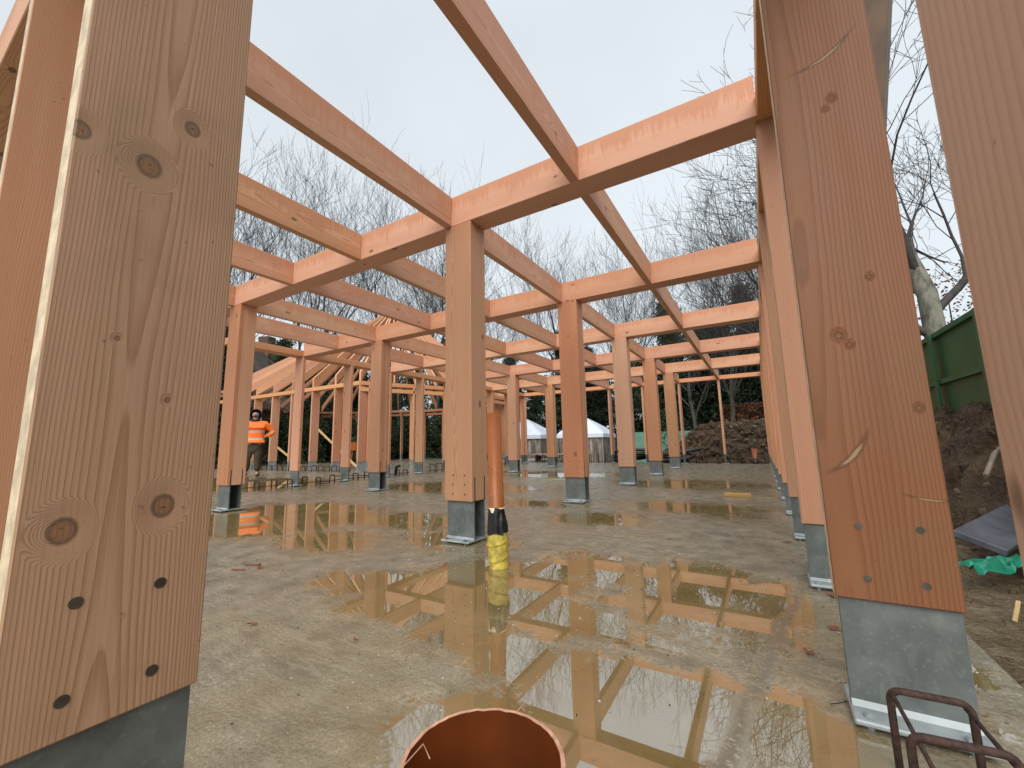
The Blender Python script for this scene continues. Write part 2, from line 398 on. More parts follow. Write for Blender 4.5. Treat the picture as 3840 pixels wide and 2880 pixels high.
# joists per bay
nm = {1: 'right hand', 0: 'over the columns by the orange pipe', -1: 'first left of the pipe columns', -2: 'second left of the pipe columns', -3: 'over the left column row', -4: 'first beyond the left column row'}
for k in range(-4, 2):
    for i in range(0, 6):
        y0 = YB[i]+DC+.002; y1 = (YB[i+1] if i < 5 else 19.22)-.002
        me = beam_mesh('joist%.2f' % (y1-y0), (-.092, 0, 0, y1-y0, 0, HT-H if i < 5 else HT-H), M['wy'], .004)
        if k == -3: x = -7.94+.14
        else: x = XD[k]
        o = bobj('roof_joist', me, (x, y0, H))
        tag(o, 'joist in the %s bay from the front, %s line' % (ORD[i], nm[k]), 'joist', 'roof joists between the cross beams')
# edge plates on the board rows
o = bobj('wall_plate', beam_mesh('yright', (0, .35, 0, 19.3, 0, .165), M['wedgey']), (XW, .22, H)); tag(o, 'long dark edge beam lying on the right hand row of boards', 'beam', 'shallow edge beams')
o = bobj('wall_plate', beam_mesh('yleft', (0, .36, 0, 14.5, 0, .165), M['wedgey']), (-11.06, 4.8, H)); tag(o, 'thin orange edge beam lying on the far left row of boards', 'beam', 'shallow edge beams')
# raking prop at the right
a, b = Vector((.42, 3.80, 0.02)), Vector((1.04, 3.62, 4.4))
d = b-a
o = bobj('timber_prop', beam_mesh('prop', (-.10, .10, -.09, .09, 0, d.length), plain('shade_toned_timber', (.10,.055,.025), .6)), a); o.rotation_mode = 'QUATERNION'; o.rotation_quaternion = d.to_track_quat('Z', 'Y')  # timber colour darkened to stand in for a shaded underside
tag(o, 'dark raking timber showing at the top right behind the reddish board', 'timber prop')

# ------------------------------------------------------------------ pavilion at the left
POLY = [(-28.5, 11.1), (-13.86, 11.1), (-12.3, 14.6), (-12.6, 20.4), (-16.0, 23.9), (-21.2, 23.5), (-27.6, 20.5), (-30.0, 15.5)]
APX = Vector((-18.9, 17.5, 8.85))
sides = ['front', 'right front', 'right', 'right rear', 'rear', 'left rear', 'left', 'left front']
cnt = 0
for s in range(8):
    p, q = Vector(POLY[s]), Vector(POLY[(s+1) % 8]); L = (q-p).length; dr = (q-p)/L; ang = math.atan2(dr.y, dr.x)
    # ring beam
    for z, w in ((H, .30),) + (((H-.26, .12),) if s else ()):
        o = bobj('ring_beam', beam_mesh('ring%.2f%.2f' % (L, w), (0.02, L-.02, 0, w, 0, .165), M['wedge']), (p.x, p.y, z)); o.rotation_euler = (0, 0, ang)
        tag(o, '%s beam on the %s side of the round building' % ('upper edge' if z == H else 'lower', sides[s]), 'beam', 'edge beams of the round building')
    n = 9 if s == 0 else max(2, round(L/1.7))
    for k in range(n):
        if s == 0: c = Vector((-13.93-MOD*k, 11.12))
        else: c = p+dr*(L*(k+.2)/n)
        t = thing('timber_fin', '%s post %s on the %s side of the round building' % (ORD[k], 'from the right' if s == 0 else 'along', sides[s]), 'timber post', (c.x, c.y, 0), 0 if s == 0 else ang, 'posts of the round building')
        dims = (0, TH, 0, .38, ZW, H)
        bobj('board', beam_mesh('pfin', dims, M['wz']), None, t)
        if 'pshoe' not in CACHE:
            bm = bmesh.new(); box(bm, .02, .06, .01, .37, .0, ZW); box(bm, -.04, .12, 0, .38, .0, .02)
            me = bpy.data.meshes.new('pav_shoe'); bm.to_mesh(me); bm.free(); me.materials.append(M['steelb']); CACHE['pshoe'] = me
        bobj('steel_shoe', CACHE['pshoe'], None, t)
    m = 10 if s == 0 else max(3, round(L/.95))
    for k in range(m):
        f = Vector((-13.97-MOD*k, 11.2)) if s == 0 else p+dr*(L*(k+.5)/m)
        foot = Vector((f.x, f.y, H+.17)); hd = Vector((APX.x-f.x, APX.y-f.y, 0)).normalized(); top = APX-hd*.35
        d = top-foot
        Lr = d.length; sh = .33*d.z/math.hypot(d.x, d.y); bm = bmesh.new(); vs = box(bm, 0, Lr, -.035, .035, 0, .33)
        for v in vs:
            if v.co.z > .1*S and v.co.x < .1: v.co.x += sh*S
        me = bpy.data.meshes.new('rafter'); bm.to_mesh(me); bm.free(); me.materials.append(M['wxr'])
        o = bobj('rafter', me, foot)
        xa = d.normalized(); ya = Vector((0, 0, 1)).cross(xa).normalized(); za = xa.cross(ya)
        o.rotation_euler = Matrix((xa, ya, za)).transposed().to_euler()
        tag(o, '%s roof rafter %s on the %s slope of the round building' % (ORD[k], 'from the right' if s == 0 else 'along', sides[s]), 'rafter', 'rafters of the round roof')
bm = bmesh.new(); cyl(bm, (0, 0, -.45), (0, 0, .35), .42, .42, 8); o = meshobj('roof_hub', bm, M['wz'], None, APX); tag(o, 'timber hub where all the rafters of the round roof meet', 'roof hub')
for k, (a, b) in enumerate((((-18.9, 12.4, 2.2), (-15.5, 12.4, .15)), ((-21.8, 12.4, 1.1), (-19.6, 12.4, .1)))):
    a, b = Vector(a), Vector(b); d = b-a
    o = bobj('diagonal_batten', beam_mesh('brace%d' % k, (-.05, .05, -.03, .03, 0, d.length), M['pale']), a); o.rotation_mode = 'QUATERNION'; o.rotation_quaternion = d.to_track_quat('Z', 'Y')
    tag(o, ['pale diagonal batten right of the worker, between the far posts', 'short pale diagonal batten just beside the worker in orange'][k], 'batten')

# ------------------------------------------------------------------ ground
def slab_mat():
    g = G('wet_concrete_with_puddles'); c = g.coord(); u = g.vm('SCALE', c, 1/S)
    blobs = [(-2.25, 2.22, .72, .36, 1.), (-1.75, 2.75, .75, .55, 1.), (-.55, 3.15, .5, .75, .85), (-.25, 1.62, .62, .62, 1.15), (-.05, 3.0, .28, .6, .9), (-.92, 1.25, .34, .4, 1.1), (-1.15, 1.85, .55, .22, .9), (-1.0, 2.35, .5, .3, .62), (-1.6, 2.1, .5, .3, .7), (-4.2, 3.0, .9, .5, .6), (-1.2, 3.4, .7, .5, .6), (-2.9, 3.6, 1., .5, .6),
             (-6.25, 3.65, 1.5, 1.25, 1.1), (-4.4, 4.2, 1.2, .6, .75), (-2.0, 5.4, .8, .7, .62), (-3.4, 6.3, 1., .6, .55), (-.9, 6.8, 1.3, .9, .55), (-6.5, 8., 2.5, 1.3, .7), (-14, 6.5, 4., 2., .9), (-1.5, 10.5, 2., 1.4, .6), (-6.5, 12.5, 3., 1.6, .7), (.5, 2.7, .2, .6, .7), (.45, 1.2, .3, .3, .7)]
    f = None; wv = g.vm('ADD', u, g.vm('SCALE', g.vm('SUBTRACT', g.noise(u, 1.4, 4., .6, col=True), (.5, .5, .5)), .95))
    for x, y, a, b, s in blobs:
        d = g.vm('LENGTH', g.vm('MULTIPLY', g.vm('SUBTRACT', wv, (x, y, 0.)), (1/a, 1/b, 0.)))
        v = g.ma('MULTIPLY', g.step(d, .0, 1.7, 1., 0.), s); f = v if f is None else g.ma('MAXIMUM', f, v)
    n = g.noise(u, 5., 6., .62); nf = g.noise(u, 34., 4., .65)
    f2 = g.ma('ADD', f, g.ma('MULTIPLY', g.ma('SUBTRACT', n, .5), .95))
    f3 = g.ma('ADD', f2, g.ma('MULTIPLY', g.ma('SUBTRACT', nf, .5), .55))
    pud = g.step(f3, .35, .41); film = g.step(f3, .02, .36)
    # brushed / tamped texture running across the slab
    br = g.noise(g.vm('MULTIPLY', g.vm('ADD', u, g.vm('SCALE', g.noise(u, .8, 2., col=True), .5)), (2.2, 13., 1.)), 1., 4., .65)
    big = g.noise(u, .55, 3., .5); agg = g.noise(u, 70., 3., .7); pit = g.voro(u, 26.)
    col = g.ramp(g.ma('ADD', g.ma('MULTIPLY', n, .42), g.ma('MULTIPLY', agg, .58)), [(.34, (.085,.074,.050)), (.47, (.215,.195,.142)), (.57, (.335,.312,.240)), (.68, (.62,.60,.52))])
    col = g.mix(g.step(big, .40, .66, 0., .55), col, (.30,.225,.12))
    col = g.mix(g.step(br, .48, .68, 0., .6), col, (.15,.12,.075))
    col = g.mix(g.step(g.noise(g.vm('MULTIPLY', u, (1.5, 5., 1.)), 2., 5., .7), .54, .66, 0., .5), col, (.40,.33,.23))
    col = g.mix(g.step(g.noise(u, 150., 2., .6), .66, .72, 0., .6), col, (.72,.70,.62))
    dk = g.step(g.voro(u, 7.), .0, .035, .8, 0.); col = g.mix(dk, col, (.05,.04,.03))
    mud = g.ramp(g.noise(u, 2.4, 4., .6), [(.3, (.185,.125,.042)), (.7, (.275,.20,.085))])
    mud = g.mix(g.step(agg, .62, .74, 0., .4), mud, (.12,.09,.05))
    col = g.mix(g.ma('MULTIPLY', film, .35), col, mud); col = g.mix(g.ma('MULTIPLY', pud, .92), col, mud)
    # ridge line (construction joint) near the right side
    X, Y, Z = g.sep(u)[:3]
    jx = g.ma('ABSOLUTE', g.ma('SUBTRACT', X, g.ma('ADD', g.ma('MULTIPLY_ADD', Y, .165, -.45), g.ma('MULTIPLY', g.ma('SUBTRACT', g.noise(u, 3., 3.), .5), .10))))
    j = g.ma('MULTIPLY', g.step(jx, .008, .03, 1., 0.), g.step(Y, 4.6, 5.2, 1., 0.))
    jw = g.ma('MULTIPLY', g.step(jx, .0, .05, 1., 0.), g.step(nf, .38, .5)); jw = g.ma('MULTIPLY', jw, g.step(Y, 4.2, 5.2, 1., 0.))
    col = g.mix(g.ma('MULTIPLY', jw, .8), col, (.16,.145,.11))
    cell = g.step(g.voro(g.vm('ADD', u, g.vm('SCALE', g.noise(u, 9., 3., col=True), .26)), 15., 1., 'DISTANCE_TO_EDGE'), .0, .13, 1., 0.)
    zone = g.ma('MULTIPLY', g.step(f3, .12, .30), g.step(f3, .40, .55, 1., 0.))
    col = g.mix(g.ma('MULTIPLY', g.ma('MULTIPLY', cell, zone), g.step(n, .42, .62, .0, .5)), col, (.44,.41,.33))
    wet = g.ma('MULTIPLY', pud, g.ma('SUBTRACT', 1., jw))
    r = g.step(g.ma('ADD', br, g.ma('MULTIPLY', n, .6)), .6, 1.1, .13, .42)
    r = g.ma('SUBTRACT', r, g.ma('MULTIPLY', film, .08)); rough = g.ma('ADD', g.ma('MULTIPLY', g.ma('SUBTRACT', 1., wet), r), .012)
    h = g.ma('ADD', g.ma('MULTIPLY', agg, .5), g.ma('ADD', g.ma('MULTIPLY', n, 1.2), g.ma('ADD', g.ma('MULTIPLY', nf, 1.1), g.ma('MULTIPLY', br, 1.0))))
    bn = g.new('ShaderNodeBump'); g.put(bn.inputs['Height'], h); g.put(bn.inputs['Distance'], .012)
    g.put(bn.inputs['Strength'], g.ma('MULTIPLY', g.ma('SUBTRACT', 1., wet), g.step(film, 0., 1., .42, .16, False)))
    g.l.new(bn.outputs[0], g.bsdf.inputs['Normal'])
    return g.fin(col, rough, ior=g.step(wet, 0., 1., 1.6, 3.3, False))
M['slab'] = slab_mat()
V = [(-32, -2.5), (.80, -2.5), (.80, 20.0), (-11.4, 20.0), (-11.4, 25.5), (-32, 25.5)]
vv = [(x, y, 0) for x, y in V]+[(x, y, -.95) for x, y in V]
o = pd('slab', vv, [tuple(range(6))]+[(i, i+6, (i+1) % 6+6, (i+1) % 6) for i in range(6)], M['slab']); tag(o, kind='structure')

def mud_mat(name, c0, c1, c2, scale=1., wetf=.3):
    g = G(name); c = g.coord(); n = g.noise(c, 3.*scale, 6., .7); n2 = g.noise(c, 22.*scale, 4., .7); v = g.voro(c, 16.*scale)
    col = g.ramp(g.ma('ADD', g.ma('MULTIPLY', n, .6), g.ma('MULTIPLY', n2, .4)), [(.34, c0), (.52, c1), (.7, c2)])
    col = g.mix(g.step(v, .02, .12, .55, 0.), col, (.34,.30,.22))
    g.bump(g.ma('ADD', n2, g.ma('MULTIPLY', n, 2.)), 1., .06)
    return g.fin(col, g.step(n, .42, .6, .85-wetf, .85))
M['mud'] = mud_mat('brown_mud', (.032,.020,.010), (.095,.060,.030), (.21,.14,.078), 1.2)
M['wetmud'] = mud_mat('wet_stony_mud', (.10,.065,.03), (.22,.165,.095), (.38,.33,.25), 1.3, .65)
M['earth'] = mud_mat('woodland_floor', (.02,.02,.012), (.05,.045,.028), (.09,.075,.05), .4)
o = pd('ground', [(-150, -150, -.96), (150, -150, -.96), (150, 150, -.96), (-150, 150, -.96)], [(0, 1, 2, 3)], M['earth']); tag(o, kind='structure')

def fbm(x, y, s, seed=0., o=4):
    v = 0; a = 1.
    for i in range(o):
        v += a*mnoise.noise(Vector((x*s+seed, y*s-seed, seed*.7+i))); s *= 2.1; a *= .55
    return v
def grid(name, x0, x1, y0, y1, nx, ny, hf, mat, smooth=False):
    Vs = []; F = []
    for j in range(ny+1):
        for i in range(nx+1):
            x = x0+(x1-x0)*i/nx; y = y0+(y1-y0)*j/ny; Vs.append(hf(x, y))
    for j in range(ny):
        for i in range(nx):
            a = j*(nx+1)+i; F.append((a, a+1, a+nx+2, a+nx+1))
    return pd(name, Vs, F, mat, smooth=smooth)
def bank(x, y):
    t = min(1, max(0, (x-1.42-.12*fbm(x, y, .7, 3))/1.15)); t = t*t*(3-2*t)
    z = -.10+1.42*t*(1+.12*fbm(x, y, .5, 8))+.05*fbm(x, y, 1.6, 1)+(.16 if t > .04 else .03)*fbm(x, y, 4.5, 5)*(.35+.7*t)+.07*t*fbm(x, y, 9, 7)
    z += .02*fbm(x, y, 14, 2)*(.4+2.2*t)
    if x < .86: z = -.1
    else: x += t*(1-t*.6)*.30*mnoise.noise(Vector((x*.6, y*2.6, z*3.2)))+.07*t*mnoise.noise(Vector((y*9., z*10., 3.)))
    return (x, y, z)
o = grid('mud_bank', .802, 4.2, -1.5, 22, 90, 480, bank, M['mud']); tag(o, kind='structure')
def wetm(x, y): return (x, y, -.055+.022*fbm(x, y, 2.2, 4)+.012*fbm(x, y, 9, 4))
o = grid('mud_path', .802, 1.75, -1.5, 12, 38, 320, wetm, M['wetmud']); tag(o, kind='structure')
# spoil heap
def heap(x, y):
    dx, dy = x+.55, y-24.4
    a = math.atan2(dy, dx); r = math.hypot(dx/4.3, dy/3.4)*(1+.16*math.sin(3*a+1)+.07*math.sin(7*a))
    h = max(0, 1-r); z = -.97+2.75*(1-(1-min(1, h*1.45))**1.25)
    z += (.24*fbm(x, y, 1.1, 9)+.20*fbm(x, y, 3.2, 6)+.09*fbm(x, y, 9, 2))*min(1, h*4)
    return (x+.16*fbm(y, z, 3, 11), y+.20*fbm(x, z, 3., 5)+.06*fbm(x, z, 10, 5), z)
o = grid('spoil_heap', -5.6, 4.4, 20.8, 28.4, 220, 170, heap, M['mud']); tag(o, 'big heap of brown excavated soil beyond the slab corner', 'soil heap')

# stones and clods on bank and heap
bm = bmesh.new()
for k in range(900):
    if k < 420:
        x = R.uniform(1.1, 3.2); y = R.uniform(1.5, 20); z = bank(x, y)[2]; r = R.uniform(.015, .055)*(1+.4*(y > 8))
    else:
        x = R.uniform(-3.8, 2.8); y = R.uniform(21.6, 26); z = heap(x, y)[2]; r = R.uniform(.03, .11)
        if z < -.8: continue
    mt = Matrix.Translation(Vector((x, y, z+r*.2))*S) @ Matrix.Rotation(R.uniform(0, 6), 4, (R.random(), R.random(), .3)) @ Matrix.Diagonal((R.uniform(.7, 1.4), R.uniform(.6, 1.1), R.uniform(.4, .8), 1))
    res = bmesh.ops.create_icosphere(bm, subdivisions=1, radius=r*S, matrix=mt)
o = meshobj('soil_clods', bm, plain('pale_clods', (.13,.09,.052), .8, 0, 9, .5, .3)); tag(o, kind='stuff')

# ------------------------------------------------------------------ pipes
g = G('orange_clay_plastic'); c = g.coord(); n = g.noise(c, 7., 4., .6)
col = g.mix(g.step(n, .35, .7), (.30,.082,.012), (.36,.105,.017)); col = g.mix(g.step(g.noise(c, 40., 3., .6), .67, .72, 0., .6), col, (.6,.42,.3))
M['pipe'] = g.fin(col, .32)
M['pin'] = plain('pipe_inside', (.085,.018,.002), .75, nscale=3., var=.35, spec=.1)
M['rim'] = plain('pale_sawn_rim', (.55,.30,.20), .6, nscale=30, var=.2)
def ring(bm, z0, z1, ro, ri, n=64, rough=0.):
    rows = []
    rr = random.Random(3)
    jit = [rr.uniform(-1, 1)*rough for _ in range(n)]
    for (r, z, e) in ((ro, z0, 0), (ro, z1, 1), (ri, z1, 1), (ri, z0, 0)):
        rows.append([bm.verts.new(Vector((r*math.cos(2*PI*k/n), r*math.sin(2*PI*k/n), z+(jit[k] if e else 0)))*S) for k in range(n)])
    for j in range(3):
        for k in range(n):
            f = bm.faces.new((rows[j][k], rows[j][(k+1) % n], rows[j+1][(k+1) % n], rows[j+1][k])); f.material_index = j; f.smooth = j != 1
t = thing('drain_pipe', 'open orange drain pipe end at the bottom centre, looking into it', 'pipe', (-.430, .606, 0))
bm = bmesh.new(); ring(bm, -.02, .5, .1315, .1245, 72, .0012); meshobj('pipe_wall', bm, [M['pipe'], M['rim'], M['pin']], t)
bm = bmesh.new()
for k in range(2):
    a = 2.6+R.uniform(-1.2, 1.6) if k else 3.75; b = Vector((.125*math.cos(a), .125*math.sin(a), .5))
    tube(bm, [b, b+Vector((.006, .012, .008))*(1 if k else 2.4), b+Vector((.014, .012, .002))*(1 if k else 2.2)], .0009, 4)
meshobj('plastic_burr', bm, M['rim'], t)
t = thing('drain_pipe', 'tall orange pipe standing in the puddle beside the thick column', 'pipe', (-1.955, 3.0, 0), 0)
t.rotation_euler = (0, math.radians(-1.2), 0)
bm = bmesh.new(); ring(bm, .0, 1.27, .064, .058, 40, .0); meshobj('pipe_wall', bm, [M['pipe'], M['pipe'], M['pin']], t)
M['yel'] = plain('muddy_yellow_sleeve', (.50,.39,.06), .55, nscale=16, var=.45, bmp=.2)
M['blk'] = plain('black_tape', (.012,.012,.013), .3, nscale=10)
bm = bmesh.new(); n = 48; rows = []; K = 44
for j in range(K+1):
    z = -.02+.30*j/K; row_ = []
    for k in range(n):
        a = 2*PI*k/n; ph = (z/.125-k/n+.35) % 1.; rad = .0715+.015*(1-ph)**.7+.004*math.sin(3*a+9*z)+(.004*math.sin(7*a)*(ph > .8))
        row_.append(bm.verts.new(Vector((rad*math.cos(a), rad*math.sin(a), z+.006*math.sin(a*2)))*S))
    rows.append(row_)
for j in range(K):
    for k in range(n): bm.faces.new((rows[j][k], rows[j][(k+1) % n], rows[j+1][(k+1) % n], rows[j+1][k]))
meshobj('yellow_sleeve', bm, M['yel'], t, smooth=True)
bm = bmesh.new(); n = 36; rows = []
for z, r, q in ((.27, .088, .006), (.32, .084, .009), (.39, .074, .006), (.45, .068, .004), (.475, .0655, .002)):
    rows.append([bm.verts.new(Vector(((r+q*math.sin(3*a+z*20)+(.018 if 5.6 < a % (2*PI) < 5.9 else 0)*(z < .4))*math.cos(a), (r+q*math.sin(5*a))*math.sin(a), z+.008*math.sin(4*a)))*S) for a in (2*PI*k/n for k in range(n))])
for j in range(4):
    for k in range(n): bm.faces.new((rows[j][k], rows[j][(k+1) % n], rows[j+1][(k+1) % n], rows[j+1][k]))
meshobj('black_tape', bm, M['blk'], t)
bm = bmesh.new(); ring(bm, .44, .478, .0665, .0642, 36); meshobj('white_collar', bm, plain('cream_rag', (.65,.58,.42), .8), t)
t = thing('drain_pipe', 'short orange pipe stub at the foot of the soil heap', 'pipe', (-.30, 19.75, 0))
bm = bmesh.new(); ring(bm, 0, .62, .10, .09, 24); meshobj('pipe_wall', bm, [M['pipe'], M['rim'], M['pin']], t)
bm = bmesh.new(); ring(bm, .02, .22, .115, .105, 24); meshobj('black_sleeve', bm, M['blk'], t)

# ------------------------------------------------------------------ rebar
def stirrup_mesh(along, w, h):
    key = 'st%s%.2f%.2f' % (along, w, h)
    if key in CACHE: return CACHE[key]
    r = .028; pts = [(0, 0, -.03), (0, 0, h-r)]+[(r-r*math.cos(a), 0, h-r+r*math.sin(a)) for a in (.4, .8, 1.2, PI/2)]
    pts += [(w-r, 0, h)]+[(w-r+r*math.sin(a), 0, h-r+r*math.cos(a)) for a in (.4, .8, 1.2, PI/2)]+[(w, 0, -.03)]
    if along == 'y': pts = [(0, p[0], p[2]) for p in pts]
    bm = bmesh.new(); tube(bm, pts, .017 if w > .206 or h > .31 else .0105, 7)
    me = bpy.data.meshes.new('stirrup'); bm.to_mesh(me); bm.free(); me.materials.append(M['rebar'])
    for p in me.polygons: p.use_smooth = True
    CACHE[key] = me; return me
def stirrup(x, y, along, w, h, label, grp, rz=0.):
    o = bobj('rebar_stirrup', stirrup_mesh(along, w, h), (x, y, 0)); o.rotation_euler = (0, 0, rz); tag(o, label, 'rebar', grp)
gr = 'rusty stirrups in front of the big steel shoe'
stirrup(.268, 1.80, 'x', .185, .222, 'rear rusty bent stirrup standing against the big steel shoe', gr, .06)
stirrup(.262, 1.565, 'x', .205, .222, 'front rusty bent stirrup at the bottom right corner', gr, .10)
stirrup(.255, 2.62, 'x', .185, .30, 'rusty stirrup half hidden behind the wide reddish board', gr)
for k, (p, q) in enumerate((((.272, 1.79, .218), (.290, 1.30, .19)), ((.440, 1.84, .205), (.475, 1.25, .20)))):
    bm = bmesh.new(); tube(bm, [p, tuple((a+b)/2 for a, b in zip(p, q)), q], .006, 7)
    o = meshobj('rebar_rod', bm, M['rebar'], None, None, True); tag(o, ['left rusty rod tied across the bottom right stirrups', 'right rusty rod tied across the bottom right stirrups'][k], 'rebar')
def row(p, q, step, along, w, h, lab, grp, skip=()):
    p, q = Vector(p), Vector(q); n = int((q-p).length/step)
    for k in range(n):
        if k in skip: continue
        c = p+(q-p)*(k+.5)/n+Vector((R.uniform(-.02, .02), R.uniform(-.02, .02)))
        stirrup(c.x, c.y, along, w, h+R.uniform(-.03, .02), lab, grp, R.uniform(-.06, .06))
    bm = bmesh.new(); d = .06
    tube(bm, [(p.x+d, p.y, .07), ((p.x+q.x)/2+d, (p.y+q.y)/2, .055), (q.x+d, q.y, .07)], .011, 6)
    o = meshobj('rebar_rod', bm, M['rebar'], None, None, True); return o
o = row((-10.98, 5.1), (-10.98, 11.0), .40, 'x', .22, .20, 'one of the small rusty loops in the row beside the striped column', 'rusty loops along the slab joint'); tag(o, 'long black bar lying through the rusty loops at left', 'rebar')
o = row((-10.95, 11.9), (-10.95, 19.0), .40, 'x', .26, .34, 'one of the taller rusty loops in line behind the thick column', 'rusty loops farther along the joint'); tag(o, 'long bar through the taller loops behind the thick column', 'rebar')
o = row((-22.5, 11.0), (-14.2, 11.0), .42, 'y', .22, .24, 'one of the rusty loops along the front posts of the round building', 'rusty loops before the round building'); tag(o, 'long bar at the feet of the round building posts', 'rebar')
o = row((-3.2, 19.85), (.7, 19.85), .42, 'y', .2, .32, 'one of the upright bars in front of the soil heap', 'upright bars before the soil heap'); tag(o, 'thin bar tying the uprights before the soil heap', 'rebar')
o = row((-10.6, 19.85), (-5.4, 19.85), .36, 'y', .22, .42, 'one of the upright loops in front of the white canopies', 'upright loops before the canopies'); tag(o, 'thin bar tying the loops before the canopies', 'rebar')

# ------------------------------------------------------------------ small things on the slab
def lying(name, x, y, L, w, h, rz, mat, label, cat, z=0.):
    o = bobj(name, beam_mesh('%s%.2f%.2f%s' % (name, L, w, mat.name), (-L/2, L/2, -w/2, w/2, 0, h), mat, .004), (x, y, z+.001)); o.rotation_euler = (0, 0, rz); return tag(o, label, cat)
lying('timber_offcut', -.46, 8.5, .42, .13, .055, .12, wood('yellow_offcut', 'x', (.58,.37,.12), (.42,.24,.07), warm=(.62,.42,.15), contrast=.5), 'short yellowish timber offcut lying alone on the wet slab', 'offcut')
lying('batten', -4.95, 10.55, .95, .06, .03, .25, plain('greenish_batten', (.34,.38,.22), .7), 'thin greenish batten on the slab left of the second column', 'batten')
lying('board', -14.0, 7.65, 1.25, .22, .03, .9, plain('dark_wet_board', (.05,.038,.026), .4), 'dark wet board lying near the feet of the worker', 'board')
lying('board', -12.5, 9.9, 1.5, .2, .03, .5, plain('dark_board', (.07,.045,.03), .45), 'dark board on the slab behind the striped column loops', 'board')
bm = bmesh.new()
tube(bm, [(-10.9, 10.35, .02), (-10.93, 10.4, .3), (-10.8, 10.45, .34)], .05, 8); o = meshobj('cable_end', bm, M['blk']); tag(o, 'black bent duct end rising from the loops at the joint', 'duct')
g = G('brown_leaf'); g.fin(g.ramp(g.noise(g.coord(), 40.), [(.3, (.15,.045,.02)), (.7, (.30,.11,.05))]), .6)
def leaf(x, y, s, k):
    n = 12; Vs = [(0, 0, .012)]; 
    for i in range(n):
        a = 2*PI*i/n; r = s*(.55+.45*abs(math.cos(a*2.5)))*(1.3 if i == 0 else 1); Vs.append((r*math.cos(a), .65*r*math.sin(a), .004+R.uniform(0, .018)))
    o = pd('fallen_leaf', Vs, [(0, i+1, (i+1) % n+1) for i in range(n)], g.m, None, (x, y, .001)); o.rotation_euler = (0, 0, R.uniform(0, 6)); return o
leaves = [(.39, 4.28, .05, 'brown leaf on the slab left of the second board shoe at right'), (.12, 4.95, .05, 'curled brown leaf on the slab right of centre'), (.30, 3.42, .045, 'brown leaf near the plate of the second right hand board'),
          (.36, 2.98, .06, 'reddish leaf under the front edge of the second shoe'), (.24, 2.86, .04, 'small reddish leaf left of the second shoe'), (-3.75, 2.05, .035, 'small brown leaf on damp concrete at left'), (-.75, 1.23, .02, 'tiny red brown leaf left of the open pipe'),
          (-1.9, 1.55, .02, 'tiny dark leaf left of centre on the slab'), (-2.6, 1.4, .03, 'brown leaf on the slab near the big knotty board'), (.1, 2.5, .03, 'dark leaf at the edge of the right hand puddle'), (-.9, 4.6, .03, 'small leaf on the slab before the far columns')]
for x, y, s, lb in leaves: tag(leaf(x, y, s, 0), lb, 'leaf', 'leaves fallen on the slab')
for k, (x, y, rz) in enumerate(((-3.9, 2.06, .5), (-3.86, 1.93, .45))):
    bm = bmesh.new(); tube(bm, [(-.06, 0, .008), (.06, 0, .008)], .006, 6); 
    if k == 0: cyl(bm, (.06, 0, .008), (.075, 0, .008), .012, n=6)
    o = meshobj('rusty_bolt', bm, M['pipe'] if 0 else plain('red_rust', (.20,.07,.04), .8), None, (x, y, 0)); o.rotation_euler = (0, 0, rz); tag(o, ['rusty bolt with its head lying on the slab at left', 'thin rusty pin lying beside the bolt at left'][k], 'bolt')
for k, (x, y) in enumerate(((.21, 2.08), (.34, 2.3))):
    bm = bmesh.new(); tube(bm, [(-.03, 0, .004), (0, .01, .01), (.03, .0, .03), (.045, .03, .012), (.02, .05, .005)], .0016, 4)
    o = meshobj('tie_wire', bm, M['blk'], None, (x-.05, y, 0)); o.rotation_euler = (0, 0, k*2.); tag(o, ['thin looped tie wire on the slab near the right puddle', 'thin tie wire by the big steel shoe'][k], 'wire')
# grit: small chips scattered over the near slab
bm = bmesh.new()
for k in range(900):
    x = R.uniform(-4.5, .7); y = R.uniform(.7, 6.5); r = R.uniform(.0018, .005)*(1+.12*y)
    res = bmesh.ops.create_icosphere(bm, subdivisions=1, radius=r*S, matrix=Matrix.Translation(Vector((x, y, r*.3))*S) @ Matrix.Diagonal((R.uniform(.8, 2.), R.uniform(.7, 1.3), .6, 1)))
g2 = G('grit'); g2.fin(g2.ramp(g2.voro(g2.coord(), 60., col=True), [(.2, (.05,.04,.03)), (.5, (.2,.16,.11)), (.85, (.55,.52,.45))]), .6)
o = meshobj('grit', bm, g2.m); tag(o, kind='stuff')

# right hand side bits on the mud
o = lying('paving_board', 1.70, 5.25, 1.5, .30, .05, .95, plain('wet_grey_board', (.10,.105,.125), .35, var=.3), 'dark grey flat board lying on the mud behind the reddish board', 'board', .0)
o.location = Vector((1.78, 5.35, .22))*S; o.rotation_euler = (.35, -.10, .98)
Vs = []; F = []
for j in range(9):
    for i in range(15): Vs.append((-.38+.76*i/14, -.09+.18*j/8+.03*math.sin(i), .03+.045*fbm(i*.5, j*.6, 1.1, 4)+.05*math.exp(-((j-4)/3)**2)))
for j in range(8):
    for i in range(14): a = j*15+i; F.append((a, a+1, a+16, a+15))
o = pd('plastic_sheet', Vs, F, plain('green_plastic', (.02,.26,.16), .3), None, (1.38, 4.42, .04)); o.rotation_euler = (0, 0, .8); tag(o, 'crumpled bright green plastic under the grey board', 'plastic sheet')
lying('batten', 1.15, 3.6, .14, .02, .015, 1.1, M['pale'], 'small pale stick standing in the mud at right', 'stick', .0).rotation_euler = (0, -.7, 1.)
bm = bmesh.new(); tube(bm, [(1.75, 5.6, .62), (1.95, 5.95, .82), (2.15, 6.25, .92)], [.02, .022, .015], 6); o = meshobj('root', bm, plain('grey_root', (.24,.2,.15), .8)); tag(o, 'grey root sticking out of the mud bank', 'root')

